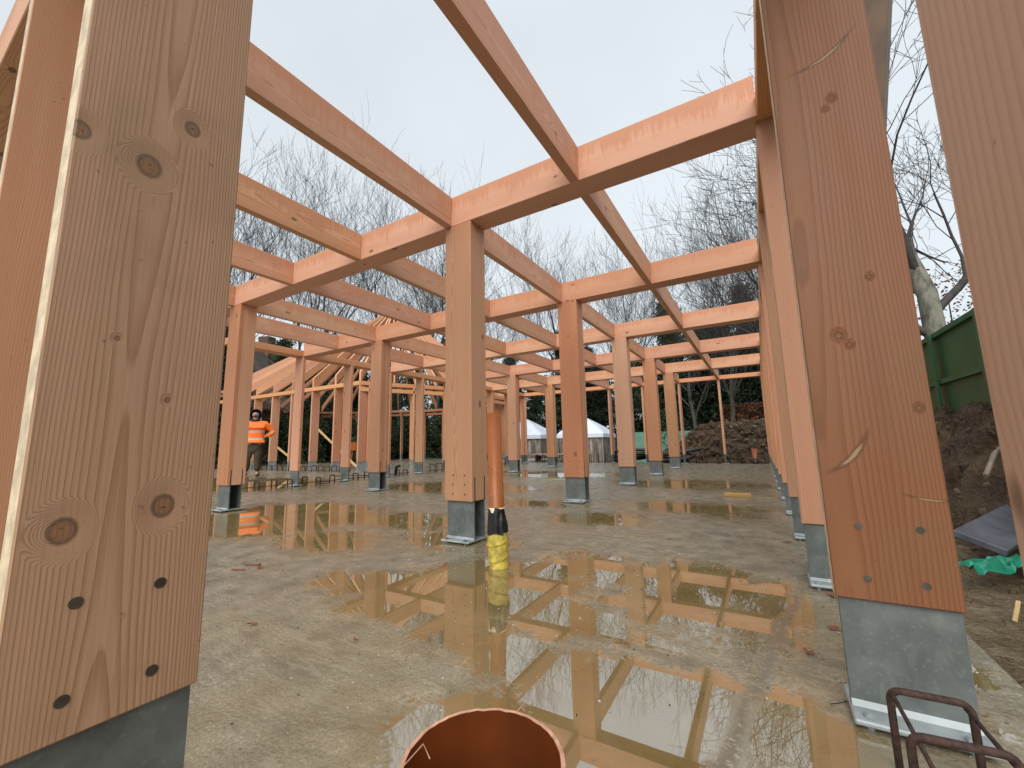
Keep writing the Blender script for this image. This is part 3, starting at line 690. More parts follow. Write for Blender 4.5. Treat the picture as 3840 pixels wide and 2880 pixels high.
# ------------------------------------------------------------------ hoardings
M['hgreen'] = plain('dark_green_paint', (.016,.115,.045), .45, nscale=3., var=.18)
M['hpale'] = plain('pale_green_sheet', (.13,.275,.205), .6, nscale=2., var=.12)
t = thing('site_hoarding', 'dark green boarded fence on top of the mud bank at right', 'fence', (2.62, 3.0, .7))
bm = bmesh.new(); box(bm, 0, .03, 0, 19, 0, 1.95); meshobj('panel', bm, M['hgreen'], t)
for z in (1.88, 1.12, .3):
    bm = bmesh.new(); box(bm, -.06, -.002, -.01, 19.01, z, z+.075); meshobj('rail', bm, M['hgreen'], t)
for k in range(11):
    bm = bmesh.new(); box(bm, -.095, -.063, 1.0+1.75*k, 1.13+1.75*k, 0, 1.94); meshobj('post', bm, M['hgreen'], t)
t = thing('site_hoarding', 'pale green sheet fence beyond the far columns', 'fence', (-11.6, 40.2, -.96))
bm = bmesh.new(); box(bm, 0, 6.6, 0, .04, 0, 2.84); meshobj('panel', bm, M['hpale'], t)
for k in range(5):
    bm = bmesh.new(); box(bm, 1.6*k+.05, 1.6*k+.12, -.05, -.002, 0, 2.8); meshobj('post', bm, M['hpale'], t)
t = thing('site_hoarding', 'dark green fence behind the soil heap', 'fence', (-4.95, 40.0, -.96))
bm = bmesh.new(); box(bm, 0, 9, 0, .04, 0, 2.86); meshobj('panel', bm, M['hgreen'], t)
bm = bmesh.new(); box(bm, -.02, 9.02, -.05, .09, 2.86, 2.92); meshobj('capping', bm, M['hpale'], t)
t = thing('site_hoarding', 'green fence seen through the rear of the round building', 'fence', (-41, 33, -.96), -.35)
bm = bmesh.new(); box(bm, 0, 18, 0, .05, 0, 2.9); meshobj('panel', bm, M['hgreen'], t)
for k in range(8):
    bm = bmesh.new(); box(bm, 2.3*k, 2.3*k+.1, -.06, -.002, 0, 2.85); meshobj('post', bm, M['hgreen'], t)
t = thing('green_bin', 'small green plastic pump box on top of the soil heap', 'container', (-.10, 25.2, 1.62), .3)
bm = bmesh.new(); box(bm, -.25, .2, -.14, .14, 0, .2); box(bm, .2, .42, -.1, .1, .05, .42); cyl(bm, (-.45, 0, .1), (-.25, 0, .1), .06); meshobj('body', bm, plain('light_green_plastic', (.05,.32,.14), .4), t)
bm = bmesh.new(); box(bm, .18, .46, -.13, .13, .421, .45); meshobj('lid', bm, plain('pale_lid', (.2,.45,.28), .4), t)

# ------------------------------------------------------------------ pop-up canopies
M['can'] = plain('white_canopy_fabric', (.62,.68,.76), .5, nscale=1.5, var=.08)
g = G('clear_sheet'); c = g.coord(); w = g.noise(g.vm('MULTIPLY', c, (3., 3., .6)), 1.2, 4., .6, 1.5)
g.bump(w, 1., .12); clear = g.fin(g.ramp(w, [(.35, (.16,.13,.10)), (.55, (.30,.24,.20)), (.7, (.55,.52,.48))]), .12)
g.put(g.bsdf.inputs['Alpha'], .72)
def gazebo(x, y, rz, label, z0=-.96, hs=1.95, eave=2.66, peak=4.1):
    t = thing('pop_up_canopy', label, 'canopy', (x, y, z0), rz, 'white pop-up canopies')
    n = 12; Vs = []; F = []
    for j in range(n+1):
        for i in range(n+1):
            a, b = -1+2*i/n, -1+2*j/n; m = max(abs(a), abs(b))
            z = eave+(peak-eave)*(1-m)**.8*(.82+.18*(1-abs(abs(a)-abs(b))))
            Vs.append((a*hs, b*hs, z))
    for j in range(n):
        for i in range(n): q = j*(n+1)+i; F.append((q, q+1, q+n+2, q+n+1))
    pd('roof', Vs, F, M['can'], t, None, True)
    bm = bmesh.new(); e = hs+.01
    for x0, x1, y0, y1 in ((-e, e, -e-.02, -e), (-e, e, e, e+.02), (-e-.02, -e, -e, e), (e, e+.02, -e, e)): box(bm, x0, x1, y0, y1, eave-.3, eave+.01)
    meshobj('valance', bm, M['can'], t)
    for sx in (-1, 1):
        for sy in (-1, 1):
            bm = bmesh.new(); cyl(bm, (sx*hs*.97, sy*hs*.97, 0), (sx*hs*.97, sy*hs*.97, eave), .035, n=6); meshobj('leg', bm, M['steelb'], t)
    for k, (x0, y0, x1, y1) in enumerate(((-hs*.93, -hs*.95, hs*.93, -hs*.95), (hs*.95, -hs*.93, hs*.95, hs*.93))):
        Vs = []; m = 24
        for j in range(7):
            for i in range(m+1):
                f = i/m; wv = .07*math.sin(f*31+j*.6)+.04*math.sin(f*67+j)
                Vs.append((x0+(x1-x0)*f+(wv if k else 0), y0+(y1-y0)*f+(0 if k else wv), .1+(eave-.35)*j/6))
        F = [(j*(m+1)+i, j*(m+1)+i+1, (j+1)*(m+1)+i+1, (j+1)*(m+1)+i) for j in range(6) for i in range(m)]
        pd('side_curtain', Vs, F, clear, t, None, True)
gazebo(-12.75, 33.6, .05, 'right white canopy with clear plastic sides, partly behind a column')
gazebo(-17.4, 31.6, .1, 'left white canopy glimpsed between two far posts')
t = thing('trestle_table', 'long low table of timber under the right canopy', 'table', (-10.2, 22.3, -.4))
bm = bmesh.new(); box(bm, -1.6, 1.5, -.4, .4, .72, .80); meshobj('table_top', bm, plain('pale_plank', (.4,.33,.24), .6), t)
for x in (-1.4, -.5, .4, 1.3):
    bm = bmesh.new(); box(bm, x, x+.06, -.35, .35, -.55, .719); meshobj('leg', bm, M['rebar'], t)
t = thing('site_cabin', 'pale grey green steel cabin behind the orange pipe', 'cabin', (-22.6, 33.5, -.96), .1)
bm = bmesh.new(); box(bm, 0, 2.2, 0, 3, 0, 2.9); meshobj('wall', bm, plain('pale_grey_green', (.42,.48,.40), .5, nscale=1), t)
bm = bmesh.new(); box(bm, -.08, 2.28, -.08, 3.08, 2.9, 3.02); meshobj('roof', bm, M['can'], t)

# ------------------------------------------------------------------ black pipe coils
M['coil'] = plain('black_ribbed_duct', (.02,.018,.018), .4)
for ci, (cx, cy, lab) in enumerate(((-5.55, 21.3, 'tangled black duct coil left of the last column'), (-3.75, 21.2, 'black duct coil between the last column and the soil heap'))):
    bm = bmesh.new()
    for k in range(4):
        pts = []
        r0 = .55+.09*k; ph = R.uniform(0, 6)
        for i in range(30):
            a = 2*PI*i/30; pts.append((r0*1.35*math.cos(a)+.15*(k-1.5), r0*.5*math.sin(a), .16+.07*k+.16*math.sin(a+ph)+(.1 if k == 3 else 0)))
        tube(bm, pts, .075, 8, True)
    if ci == 0:
        tube(bm, [(.0, -.2, .3), (-.25, -.25, .55), (-.35, -.2, .95), (-.1, -.15, 1.1), (.05, -.1, .95)], .085, 8)
    o = meshobj('duct_coil', bm, M['coil'], None, (cx, cy-.7, -.02), True); tag(o, lab, 'duct coil', 'black duct coils')
bm = bmesh.new()
for i in range(12):
    a, b = R.uniform(-1.2, 1), R.uniform(-.3, .3); tube(bm, [(a, b, .02+.07*i), (a+R.uniform(-.9, .9), b+R.uniform(-.5, .5), .05+.06*i)], .05, 6)
o = meshobj('timber_stack', bm, M['pale'], None, (-17.6, 5.4, 0)); tag(o, 'heap of pale timber lengths behind the striped column at left', 'timber heap')
t = thing('sawhorse', 'small orange stand between the posts right of the worker', 'stand', (-17.2, 13.6, 0))
bm = bmesh.new(); box(bm, -.22, .22, -.1, .1, .85, 1.25); meshobj('top', bm, M['pipe'], t)
for sx in (-1, 1):
    bm = bmesh.new(); tube(bm, [(sx*.15, 0, .85), (sx*.26, 0, 0)], .035, 6); meshobj('leg', bm, M['pipe'], t)

# ------------------------------------------------------------------ people
def skin(name, V, E, mat, parent, root=0, lv=2):
    me = bpy.data.meshes.new(name); me.from_pydata([v[:3] for v in V], E, []); me.materials.append(mat)
    o = bpy.data.objects.new(name, me); link(o, parent)
    md = o.modifiers.new('skin', 'SKIN'); md.use_smooth_shade = True
    for i, v in enumerate(V):
        sv = me.skin_vertices[0].data[i]; r = v[3]; sv.radius = r if isinstance(r, tuple) else (r, r); sv.use_root = (i == root)
    o.modifiers.new('sub', 'SUBSURF').levels = lv; o.modifiers['sub'].render_levels = lv
    return o
M['skinm'] = plain('skin', (.42,.24,.17), .5); M['beard'] = plain('dark_beard', (.03,.02,.015), .8)
def person(x, y, rz, label, jacket, hood, trousers, hivis=True):
    t = thing('person', label, 'person', (x, y, 0), rz)
    # faces local -y ; metres
    B = [(0, 0, .92, .13), (0, .01, 1.15, .13), (0, .01, 1.38, .14), (0, 0, 1.50, .06), (0, -.01, 1.56, .055), (0, -.035, 1.66, (.088, .105)), (0, -.02, 1.73, .072),
         (.09, 0, .86, .085), (.10, -.02, .48, .058), (.11, .02, .09, .04), (.11, -.12, .05, .035),
         (-.09, 0, .86, .085), (-.12, -.02, .48, .058), (-.15, .02, .09, .04), (-.16, -.12, .05, .035),
         (.19, 0, 1.40, .06), (.36, .06, 1.20, .045), (.19, -.04, 1.02, .033), (.155, -.07, 1.0, .03),
         (-.19, 0, 1.40, .06), (-.36, .06, 1.20, .045), (-.19, -.04, 1.02, .033), (-.155, -.07, 1.0, .03)]
    E_ = [(0, 1), (1, 2), (2, 3), (3, 4), (4, 5), (5, 6), (0, 7), (7, 8), (8, 9), (9, 10), (0, 11), (11, 12), (12, 13), (13, 14), (2, 15), (15, 16), (16, 17), (17, 18), (2, 19), (19, 20), (20, 21), (21, 22)]
    skin('body', B, E_, M['skinm'], t)
    for s in (1, -1):
        for f in range(5):                                # gloved fingers resting on the hips
            a = (s*.165, -.075, .995); dz = -.022+.014*f if f < 4 else .03
            L = (.07, .08, .076, .06, .05)[f]
            V = [(*a, .012), (a[0]-s*L*.5, a[1]-.022, a[2]+dz*.8, .0095), (a[0]-s*L*.85, a[1]-.025, a[2]+dz-.012, .008)] if f < 4 else [(*a, .012), (a[0]+s*.012, a[1]-.015, a[2]-.045, .01), (a[0]-s*.005, a[1]-.03, a[2]-.065, .008)]
            skin('finger', V, [(0, 1), (1, 2)], M['blk'], t, 0, 1)
        skin('glove', [(s*.215, -.03, 1.035, .035), (s*.185, -.055, 1.01, (.042, .026)), (s*.16, -.072, .995, (.04, .02))], [(0, 1), (1, 2)], M['blk'], t, 0, 1)
    skin('jacket', [(0, .0, .90, (.24, .18)), (0, .01, 1.10, (.235, .17)), (0, .01, 1.30, (.245, .175)), (0, .01, 1.43, (.18, .13)), (0, .0, 1.50, .10),
         (.22, .01, 1.40, .10), (.43, .07, 1.19, .088), (.26, -.01, 1.06, .06), (-.22, .01, 1.40, .10), (-.43, .07, 1.19, .088), (-.26, -.01, 1.06, .06)],
         [(0, 1), (1, 2), (2, 3), (3, 4), (3, 5), (5, 6), (6, 7), (3, 8), (8, 9), (9, 10)], jacket, t, 1)
    skin('trousers', [(0, 0, .93, (.175, .13)), (0, 0, .84, (.165, .125)), (.10, -.01, .66, .105), (.105, -.02, .46, .085), (.115, .01, .13, .078), (-.10, -.01, .66, .105), (-.12, -.02, .46, .085), (-.155, .01, .13, .078)],
         [(0, 1), (1, 2), (2, 3), (3, 4), (1, 5), (5, 6), (6, 7)], trousers, t)
    for s, xx in ((1, .115), (-1, -.155)):
        skin('boot', [(xx, .04, .12, .06), (xx, .03, .055, (.058, .052)), (xx+s*.01, -.08, .045, (.052, .042)), (xx+s*.02, -.17, .04, (.045, .034))], [(0, 1), (1, 2), (2, 3)], M['blk'], t)
    # hood around the face: an open shell
    bm = bmesh.new(); rings = []
    for j in range(8):
        th = .98+j*(PI-.98)/7
        rings.append([bm.verts.new(((.145)*math.sin(th)*math.cos(a), -.135*math.cos(th)*1.05+.02, 1.665+.165*math.sin(th)*math.sin(a))) for a in (2*PI*k/20 for k in range(20))])
    for j in range(7):
        for k in range(20): bm.faces.new((rings[j][k], rings[j][(k+1) % 20], rings[j+1][(k+1) % 20], rings[j+1][k]))
    meshobj('hood', bm, hood, t, None, True)
    skin('hood_collar', [(0, .03, 1.57, (.10, .09)), (0, .02, 1.50, (.12, .10)), (0, .03, 1.45, (.15, .11))], [(0, 1), (1, 2)], hood, t)
    skin('beard', [(-.045, -.085, 1.625, .03), (0, -.10, 1.60, .034), (.045, -.085, 1.625, .03)], [(0, 1), (1, 2)], M['beard'], t, 1)
    skin('nose', [(0, -.105, 1.69, .012), (0, -.125, 1.665, .016)], [(0, 1)], M['skinm'], t, 0, 1)
    for s in (-1, 1):
        skin('eye', [(s*.032, -.10, 1.695, .010), (s*.040, -.098, 1.695, .009)], [(0, 1)], M['beard'], t, 0, 1)
        skin('eyebrow', [(s*.018, -.104, 1.712, .006), (s*.05, -.092, 1.712, .005)], [(0, 1)], M['beard'], t, 0, 1)
    skin('mouth', [(-.018, -.128, 1.632, .006), (.018, -.128, 1.632, .006)], [(0, 1)], plain('lips', (.3,.12,.1), .5), t, 0, 1)
    return t
g = G('orange_hi_vis'); c = g.coord(); Z = g.sep(c)[2]; X = g.sep(c)[0]
def band(z0, w=.028): return g.step(g.ma('ABSOLUTE', g.ma('SUBTRACT', Z, z0)), w*.8, w, 1., 0.)
bd = g.ma('MAXIMUM', band(1.20), band(1.0)); sh = g.ma('MULTIPLY', g.step(g.ma('ABSOLUTE', g.ma('SUBTRACT', g.ma('ABSOLUTE', X), .12)), .02, .026, 1., 0.), g.step(Z, 1.2, 1.21)); 
g.bump(g.noise(c, 9., 3.), .7, .03)
hv = g.fin(g.mix(bd, (.95,.17,.015), (.42,.42,.40)), .5)
navy = plain('navy_cloth', (.014,.016,.030), .8); khaki = plain('muddy_khaki', (.045,.035,.018), .85, nscale=9, var=.5)
person(-16.32, 8.40, math.radians(56), 'bearded worker in an orange hi-vis jacket and dark hood, hands on hips', hv, navy, khaki).scale = (1.12, 1.08, 1.05)
dk = plain('dark_work_cloth', (.02,.018,.02), .8)
person(-19.7, 7.0, math.radians(75), 'person in dark clothes mostly hidden behind the striped column', dk, plain('pale_cap', (.5,.5,.52), .5), khaki)

# ------------------------------------------------------------------ house beyond
t = thing('brick_house', 'brown brick house with a steep tiled roof beyond the trees at left', 'house', (-33.5, 16.2, -.96), .35); t.scale = (.8, .8, .78)
bk = plain('brown_brick', (.16,.10,.07), .8, nscale=1); tl = plain('brown_tiles', (.10,.075,.06), .7, nscale=2, bmp=.5, bs=6)
bm = bmesh.new(); box(bm, -5, 5, -6, 6, 0, 6.5)
vs = [bm.verts.new(Vector(p)*S) for p in ((-5, -6, 6.5), (5, -6, 6.5), (0, -6, 12.5), (-5, 6, 6.5), (5, 6, 6.5), (0, 6, 12.5))]
bm.faces.new((vs[0], vs[1], vs[2])); bm.faces.new((vs[3], vs[5], vs[4])); meshobj('wall', bm, bk, t)
bm = bmesh.new()
for s in (-1, 1):
    vs = [bm.verts.new(Vector(p)*S) for p in ((s*5.5, -6.4, 6.0), (s*5.5, 6.4, 6.0), (0, 6.4, 12.62), (0, -6.4, 12.62), (s*5.5, -6.4, 5.8), (s*5.5, 6.4, 5.8), (0, 6.4, 12.4), (0, -6.4, 12.4))]
    for f in ((0,1,2,3), (4,7,6,5), (0,3,7,4), (1,5,6,2), (0,4,5,1)): bm.faces.new([vs[i] for i in f])
rf = meshobj('roof', bm, tl, t); bm = bmesh.new(); box(bm, -.6, .6, 2, 3, 11.5, 14.2); meshobj('chimney', bm, bk, rf)
for x in (-2.8, 1.6):
    bm = bmesh.new(); box(bm, x, x+1.3, -6.05, -6.002, 3.2, 5.0); w = meshobj('window', bm, plain('white_frame', (.5,.5,.5), .5), t)
    bm = bmesh.new(); box(bm, x+.1, x+1.2, -6.07, -6.052, 3.3, 4.9); meshobj('pane', bm, plain('dark_glass', (.02,.025,.03), .1), w)

# ------------------------------------------------------------------ trees
def bark(name, c0, c1):
    g = G(name); c = g.coord(); n = g.noise(g.vm('MULTIPLY', c, (1., 1., .3)), 6., 5., .65)
    g.bump(n, .6, .03); return g.fin(g.mix(g.step(n, .35, .65), c0, c1), .9)
M['bark'] = bark('grey_bark', (.035,.032,.026), (.095,.088,.072)); M['twig'] = bark('dark_twigs', (.040,.035,.031), (.075,.065,.060))
M['plane'] = bark('mottled_pale_bark', (.07,.07,.05), (.21,.20,.155))
def tree_mesh(seed, Ht, spread, forks, depth, trunk_frac, lean=(0, 0), rtw=.011, rt=.28, up=.55, nseg=4, dense=1.):
    rr = random.Random(seed); TV, TF, CV, CF = [], [], [], []
    def seg(pts, rad, n, V_, F_):
        b0 = len(V_); u = None
        for i, p in enumerate(pts):
            a = pts[max(i-1, 0)]; b = pts[min(i+1, len(pts)-1)]; d = (b-a).normalized()
            if u is None: u = d.orthogonal().normalized()
            u = (u-d*u.dot(d)).normalized(); v = d.cross(u)
            for k in range(n):
                t = 2*PI*k/n; q = p+(u*math.cos(t)+v*math.sin(t))*rad[i]; V_.append((q.x, q.y, q.z))
        for i in range(len(pts)-1):
            for k in range(n): F_.append((b0+i*n+k, b0+i*n+(k+1) % n, b0+(i+1)*n+(k+1) % n, b0+(i+1)*n+k))
    def grow(p, d, L, r, lvl):
        n = 7 if lvl == 0 else 5 if lvl == 1 else 4 if lvl == 2 else 3
        m = nseg+2 if lvl == 0 else nseg if lvl < 3 else 3 if lvl < depth else 2
        pts = [p.copy()]; dd = d.copy(); wob = .08 if lvl == 0 else .15
        for i in range(m):
            dd = (dd+Vector((rr.gauss(0, wob), rr.gauss(0, wob), rr.gauss(0, wob*.6)+up*.12*(lvl > 0)))).normalized()
            pts.append(pts[-1]+dd*L/m)
        r1 = max(rtw*.7, r*(.55 if lvl else .6)); rad = [r+(r1-r)*i/m for i in range(m+1)]
        seg(pts, rad, n, TV if lvl == 0 else CV, TF if lvl == 0 else CF)
        if lvl >= depth: return
        nb = forks[min(lvl, len(forks)-1)]; nb = int(nb*dense+rr.random()*.8)
        for b in range(nb):
            f = (.45+.55*(b+rr.random())/nb) if lvl == 0 else (.25+.75*(b+rr.random())/nb)
            f = min(f, 1); i = min(int(f*m), m-1); q = pts[i].lerp(pts[i+1], f*m-i) if f < 1 else pts[-1]
            dl = (pts[i+1]-pts[i]).normalized(); az = b*2.4+rr.uniform(0, 1.2); o_ = dl.orthogonal().normalized(); o_ = Quaternion(dl, az) @ o_
            an = rr.uniform(.45, .95)*spread if b < nb-1 else rr.uniform(.1, .35)
            nd = (dl*math.cos(an)+o_*math.sin(an)).normalized(); nd = (nd+Vector((0, 0, up*.35))).normalized()
            rl = rad[i]*(.62 if b < nb-1 else .8)
            grow(q, nd, L*rr.uniform(.52, .78)*(trunk_frac if lvl == 0 else 1), max(rtw, rl*rr.uniform(.6, .9)), lvl+1)
    d0 = Vector((lean[0], lean[1], 1)).normalized()
    grow(Vector((0, 0, -.3)), d0, Ht*.50, rt, 0)
    return TV, TF, CV, CF
def mk(name, V_, F_, mat):
    me = bpy.data.meshes.new(name); me.from_pydata([(a*S, b*S, c*S) for a, b, c in V_], [], F_); me.materials.append(mat); me.polygons.foreach_set('use_smooth', [True]*len(F_)); me.update(); return me
TREES = []
for i, (sd, hh, sp, fk, lean, den) in enumerate(((11, 19, .85, (7, 5, 4, 3.3, 2.6, 2), (.02, 0), 1.), (23, 21, .7, (7, 5, 4, 3.3, 2.6, 2), (.0, .04), 1.), (37, 18, 1., (7, 5, 4, 3.3, 2.6, 2), (.05, .02), 1.), (41, 20, .8, (7, 5, 4, 3.3, 2.6, 2), (-.04, 0), 1.))):
    TV, TF, CV, CF = tree_mesh(sd, hh, sp, fk, 6, .95, lean, rtw=.0075, rt=.22)
    TREES.append((mk('bare_trunk', TV, TF, M['bark']), mk('bare_crown', CV, CF, M['twig']), hh))
def pol(az, D): a = math.radians(az); return D*math.sin(a), D*math.cos(a)
place = [(-88, 30, 1.0, 0, 'bare tree at the far left edge of the sky'), (-66, 40, 1.28, 3, 'bare tree with a broad twiggy crown at upper left'), (-59, 36, 1.22, 1, 'tall bare tree with a forked trunk left of the thick column'), (-50, 43, 1.25, 2, 'bare tree right of the broad crown at upper left'),
         (-42, 38, 1.24, 1, 'bare tree rising directly behind the thick column'), (-35, 40, 1.08, 0, 'bare tree just right of the thick column'), (-23, 42, 1.1, 3, 'slim bare tree between second and third columns'),
         (-17, 40, 1.02, 1, 'bare tree above the third column'), (-7, 40, .95, 2, 'bare tree above the last columns'), (-3, 36, .9, 3, 'bare tree over the soil heap'), (-75, 36, 1.1, 2, 'bare tree behind the left foreground boards'), (8, 40, 1.1, 1, 'bare tree behind the right hand row of boards')]
for az, D, s, k, lab in place:
    x, y = pol(az, D); t = thing('bare_tree', lab, 'tree', (x, y, -.96), R.uniform(0, 6), 'leafless trees round the site'); t.scale = (s, s, s)
    bobj('trunk', TREES[k][0], None, t); bobj('crown', TREES[k][1], None, t)
# large mottled tree near the right fence, its boughs reach over to the left
TV, TF, CV, CF = tree_mesh(77, 16, .95, (6, 5, 4, 3, 2.4, 2), 6, .95, (.02, .03), rtw=.008, rt=.33, up=.25, dense=1.)
x, y = pol(16.8, 17); t = thing('plane_tree', 'big mottled tree forking above the green fence at right', 'tree', (x, y, .3), 2.2)
bobj('trunk', mk('plane_trunk', TV, TF, M['plane']), None, t); bobj('crown', mk('plane_crown', CV, CF, M['twig']), None, t)
x, y = pol(4.5, 27); t = thing('bare_tree', 'bare tree whose long twigs hang over the right hand boards', 'tree', (x, y, -.5), .9, 'leafless trees round the site'); t.scale = (.92,)*3
bobj('trunk', TREES[2][0], None, t); bobj('crown', TREES[2][1], None, t)
# copper-leaved shrub behind the fence
def leafmesh(pts, sz, mat, name, rr):
    V_, F_ = [], []
    for p, s in pts:
        a = Vector((rr.gauss(0, 1), rr.gauss(0, 1), rr.gauss(0, 1))).normalized(); b = a.orthogonal().normalized(); c_ = a.cross(b)
        s_ = s*sz*rr.uniform(.6, 1.3); i = len(V_)
        for q in (p-b*s_, p+c_*s_*.5, p+b*s_, p-c_*s_*.45): V_.append((q.x, q.y, q.z))
        F_.append((i, i+1, i+2, i+3))
    return mk(name, V_, F_, mat)
def leafmat(name, c0, c1):
    g = G(name); n = g.noise(g.coord(), 1.6, 3., .6); n2 = g.noise(g.coord(), 14., 1.)
    return g.fin(g.mix(g.step(g.ma('ADD', g.ma('MULTIPLY', n, .6), g.ma('MULTIPLY', n2, .4)), .38, .62), c0, c1), .7, spec=.25)
M['ever'] = leafmat('dark_evergreen', (.014,.024,.012), (.050,.072,.040)); M['ivy'] = leafmat('ivy_green', (.022,.036,.014), (.070,.095,.045)); M['copper'] = leafmat('copper_leaves', (.10,.035,.03), (.22,.09,.07)); M['beech'] = leafmat('brown_beech_hedge', (.07,.028,.014), (.17,.075,.04))
def conifer(seed, Ht, rad, n, irregular=.3, base=.02):
    rr = random.Random(seed); pts = []
    nb = int(Ht*9)
    for b in range(nb):
        z = Ht*(base+(1-base)*(b/nb)**.9); rmax = rad*(1-(z/Ht))**.75*(1+rr.uniform(-irregular, irregular))*(.6+.4*math.sin(z*2.3+seed)**2)+.15
        a = rr.uniform(0, 2*PI)
        for i in range(int(n/nb)):
            f = rr.random()**.55; q = rmax*f; sp_ = (.12+.3*f)
            pts.append((Vector((q*math.cos(a)+rr.gauss(0, sp_), q*math.sin(a)+rr.gauss(0, sp_), z-.28*q+rr.gauss(0, .16))), 1.))
    return pts
def broad(seed, Ht, rad, n, clumps=26):
    rr = random.Random(seed); pts = []; cl = []
    for c_ in range(clumps):
        z = Ht*rr.uniform(.08, .95); rm = rad*math.sin(PI*min(.97, max(.1, z/Ht*.8+.15)))**.6; a = rr.uniform(0, 2*PI); q = rm*rr.uniform(.2, .9)
        cl.append((Vector((q*math.cos(a), q*math.sin(a), z)), rr.uniform(.5, 1.15)*rad*.42))
    for i in range(n):
        c_, cr = rr.choice(cl); d = Vector((rr.gauss(0, 1), rr.gauss(0, 1), rr.gauss(0, .8))).normalized()*cr*rr.random()**.4; pts.append((c_+d, 1.))
    return pts
EV = []
for i, (kind, sd, Ht, rad, n, sz, mt) in enumerate((('c', 3, 11, 2.4, 22000, .115, 'ever'), ('c', 8, 9, 2.0, 19000, .115, 'ever'), ('b', 5, 8, 3.0, 22000, .115, 'ever'), ('b', 9, 6, 2.6, 18000, .11, 'ivy'), ('c', 15, 12, 1.5, 17000, .115, 'ivy'))):
    pts = conifer(sd, Ht, rad, n) if kind == 'c' else broad(sd, Ht, rad, n)
    bm = bmesh.new(); cyl(bm, (0, 0, -.3), (0, 0, Ht*.92), .22, .03, 7); me = bpy.data.meshes.new('evergreen_trunk'); bm.to_mesh(me); bm.free(); me.materials.append(M['bark'])
    EV.append((me, leafmesh(pts, sz, M[mt], 'evergreen_crown', random.Random(sd))))
ev = []
for az in range(-96, 6, 3):
    D = 40+4*math.sin(az*1.7)+(8 if az > -36 else 0)
    ev.append((az+R.uniform(-.8, .8), D, R.choice((0, 1, 2, 3, 4) if az > -62 else (2, 3, 1)), R.uniform(.85, 1.2)*(1.15 if az > -36 else 1)))
for az in (-70, -64, -58, -52.5, -47, -41, -36, -31, -25.5, -20): ev.append((az, 54, R.choice((0, 2, 4)), R.uniform(.9, 1.15)))
for az, D, k, s in ((-6, 50, 0, 1.5), (-3.4, 48, 1, 1.6), (-.6, 52, 4, 1.5), (2.2, 50, 0, 1.4), (-9.5, 52, 4, 1.6), (-12.5, 49, 2, 1.3), (-66.5, 30, 0, .95), (-58, 32, 3, .9)): ev.append((az, D, k, s))
side = lambda az: 'far left' if az < -70 else 'left, behind the round building' if az < -52 else 'middle left' if az < -38 else 'centre' if az < -22 else 'right of centre' if az < -10 else 'right, behind the soil heap'
ev.sort(); cntr = {}
for az, D, k, s in ev:
    x, y = pol(az, D); sd = side(az); cntr[sd] = cntr.get(sd, 0)+1
    t = thing('evergreen_tree', '%s dark evergreen from the left in the %s' % (ORD[min(18, cntr[sd]-1)], sd), 'tree', (x, y, -.96), R.uniform(0, 6), 'dark evergreens round the site'); t.scale = (s, s, s*R.uniform(.9, 1.1))
    bobj('trunk', EV[k][0], None, t); bobj('crown', EV[k][1], None, t)
rr = random.Random(5)
pts = [(Vector((rr.gauss(0, 1.6), rr.gauss(0, 1.2), rr.uniform(.5, 7.5))), 1.) for i in range(2600)]
x, y = pol(17, 24); t = thing('copper_shrub', 'shrub with dull red leaves behind the big mottled tree', 'shrub', (x, y, .3)); bobj('foliage', leafmesh(pts, .07, M['copper'], 'copper_foliage', rr), None, t)
bm = bmesh.new(); cyl(bm, (0, 0, -.2), (0, 0, 6), .07, .02, 6)
meshobj('stem', bm, M['bark'], t)
pts = [(Vector((rr.uniform(-2.7, 3.), rr.uniform(-.6, .6), rr.uniform(0, 4.5)*(1-.02*rr.random()))), 1.) for i in range(9000)]
o = bobj('beech_hedge', leafmesh(pts, .13, M['beech'], 'beech', rr), (-.2, 43.5, -.2)); tag(o, 'tall russet brown hedge behind the soil heap', 'hedge')
pts = [(Vector((rr.uniform(-46, -6), 0, 0)), 1.) for i in range(1)]
pts = []
for i in range(26000):
    az = rr.uniform(-92, -13); D = rr.uniform(33, 35)+4*math.sin(az*.4)+(9 if az > -40 else 0); x, y = pol(az, D); zt_ = 1.6+1.6*mnoise.noise(Vector((az*.25, 0, 0)))+(1.4 if az < -50 else 0)
    pts.append((Vector((x, y, -.95+max(.3, zt_+1.)*rr.random())), 1.2))
o = bobj('undergrowth', leafmesh(pts, .16, M['ever'], 'undergrowth', rr)); tag(o, kind='stuff')

# ------------------------------------------------------------------ light and sky
w = bpy.data.worlds.new('World'); sc.world = w; w.use_nodes = True; nt = w.node_tree; bg = nt.nodes['Background']
sky = nt.nodes.new('ShaderNodeTexSky'); sky.sky_type = 'NISHITA'; sky.sun_disc = False
SE, SR = math.radians(38), math.radians(165)
sky.sun_elevation = SE; sky.sun_rotation = SR; sky.dust_density = 6; sky.air_density = 1.2; sky.ozone_density = 2
hs = nt.nodes.new('ShaderNodeHueSaturation'); hs.inputs['Saturation'].default_value = .30
mx = nt.nodes.new('ShaderNodeMix'); mx.data_type = 'RGBA'; mx.inputs[0].default_value = .72; mx.inputs[7].default_value = (8.35, 9.1, 9.65, 1)
nt.links.new(sky.outputs[0], hs.inputs['Color']); nt.links.new(hs.outputs[0], mx.inputs[6]); tc = nt.nodes.new('ShaderNodeTexCoord'); sx = nt.nodes.new('ShaderNodeSeparateXYZ'); nt.links.new(tc.outputs['Generated'], sx.inputs[0])
mr = nt.nodes.new('ShaderNodeMapRange'); mr.interpolation_type = 'SMOOTHSTEP'; mr.inputs[1].default_value = .75; mr.inputs[2].default_value = 1.; mr.inputs[3].default_value = 1.; mr.inputs[4].default_value = 1.6
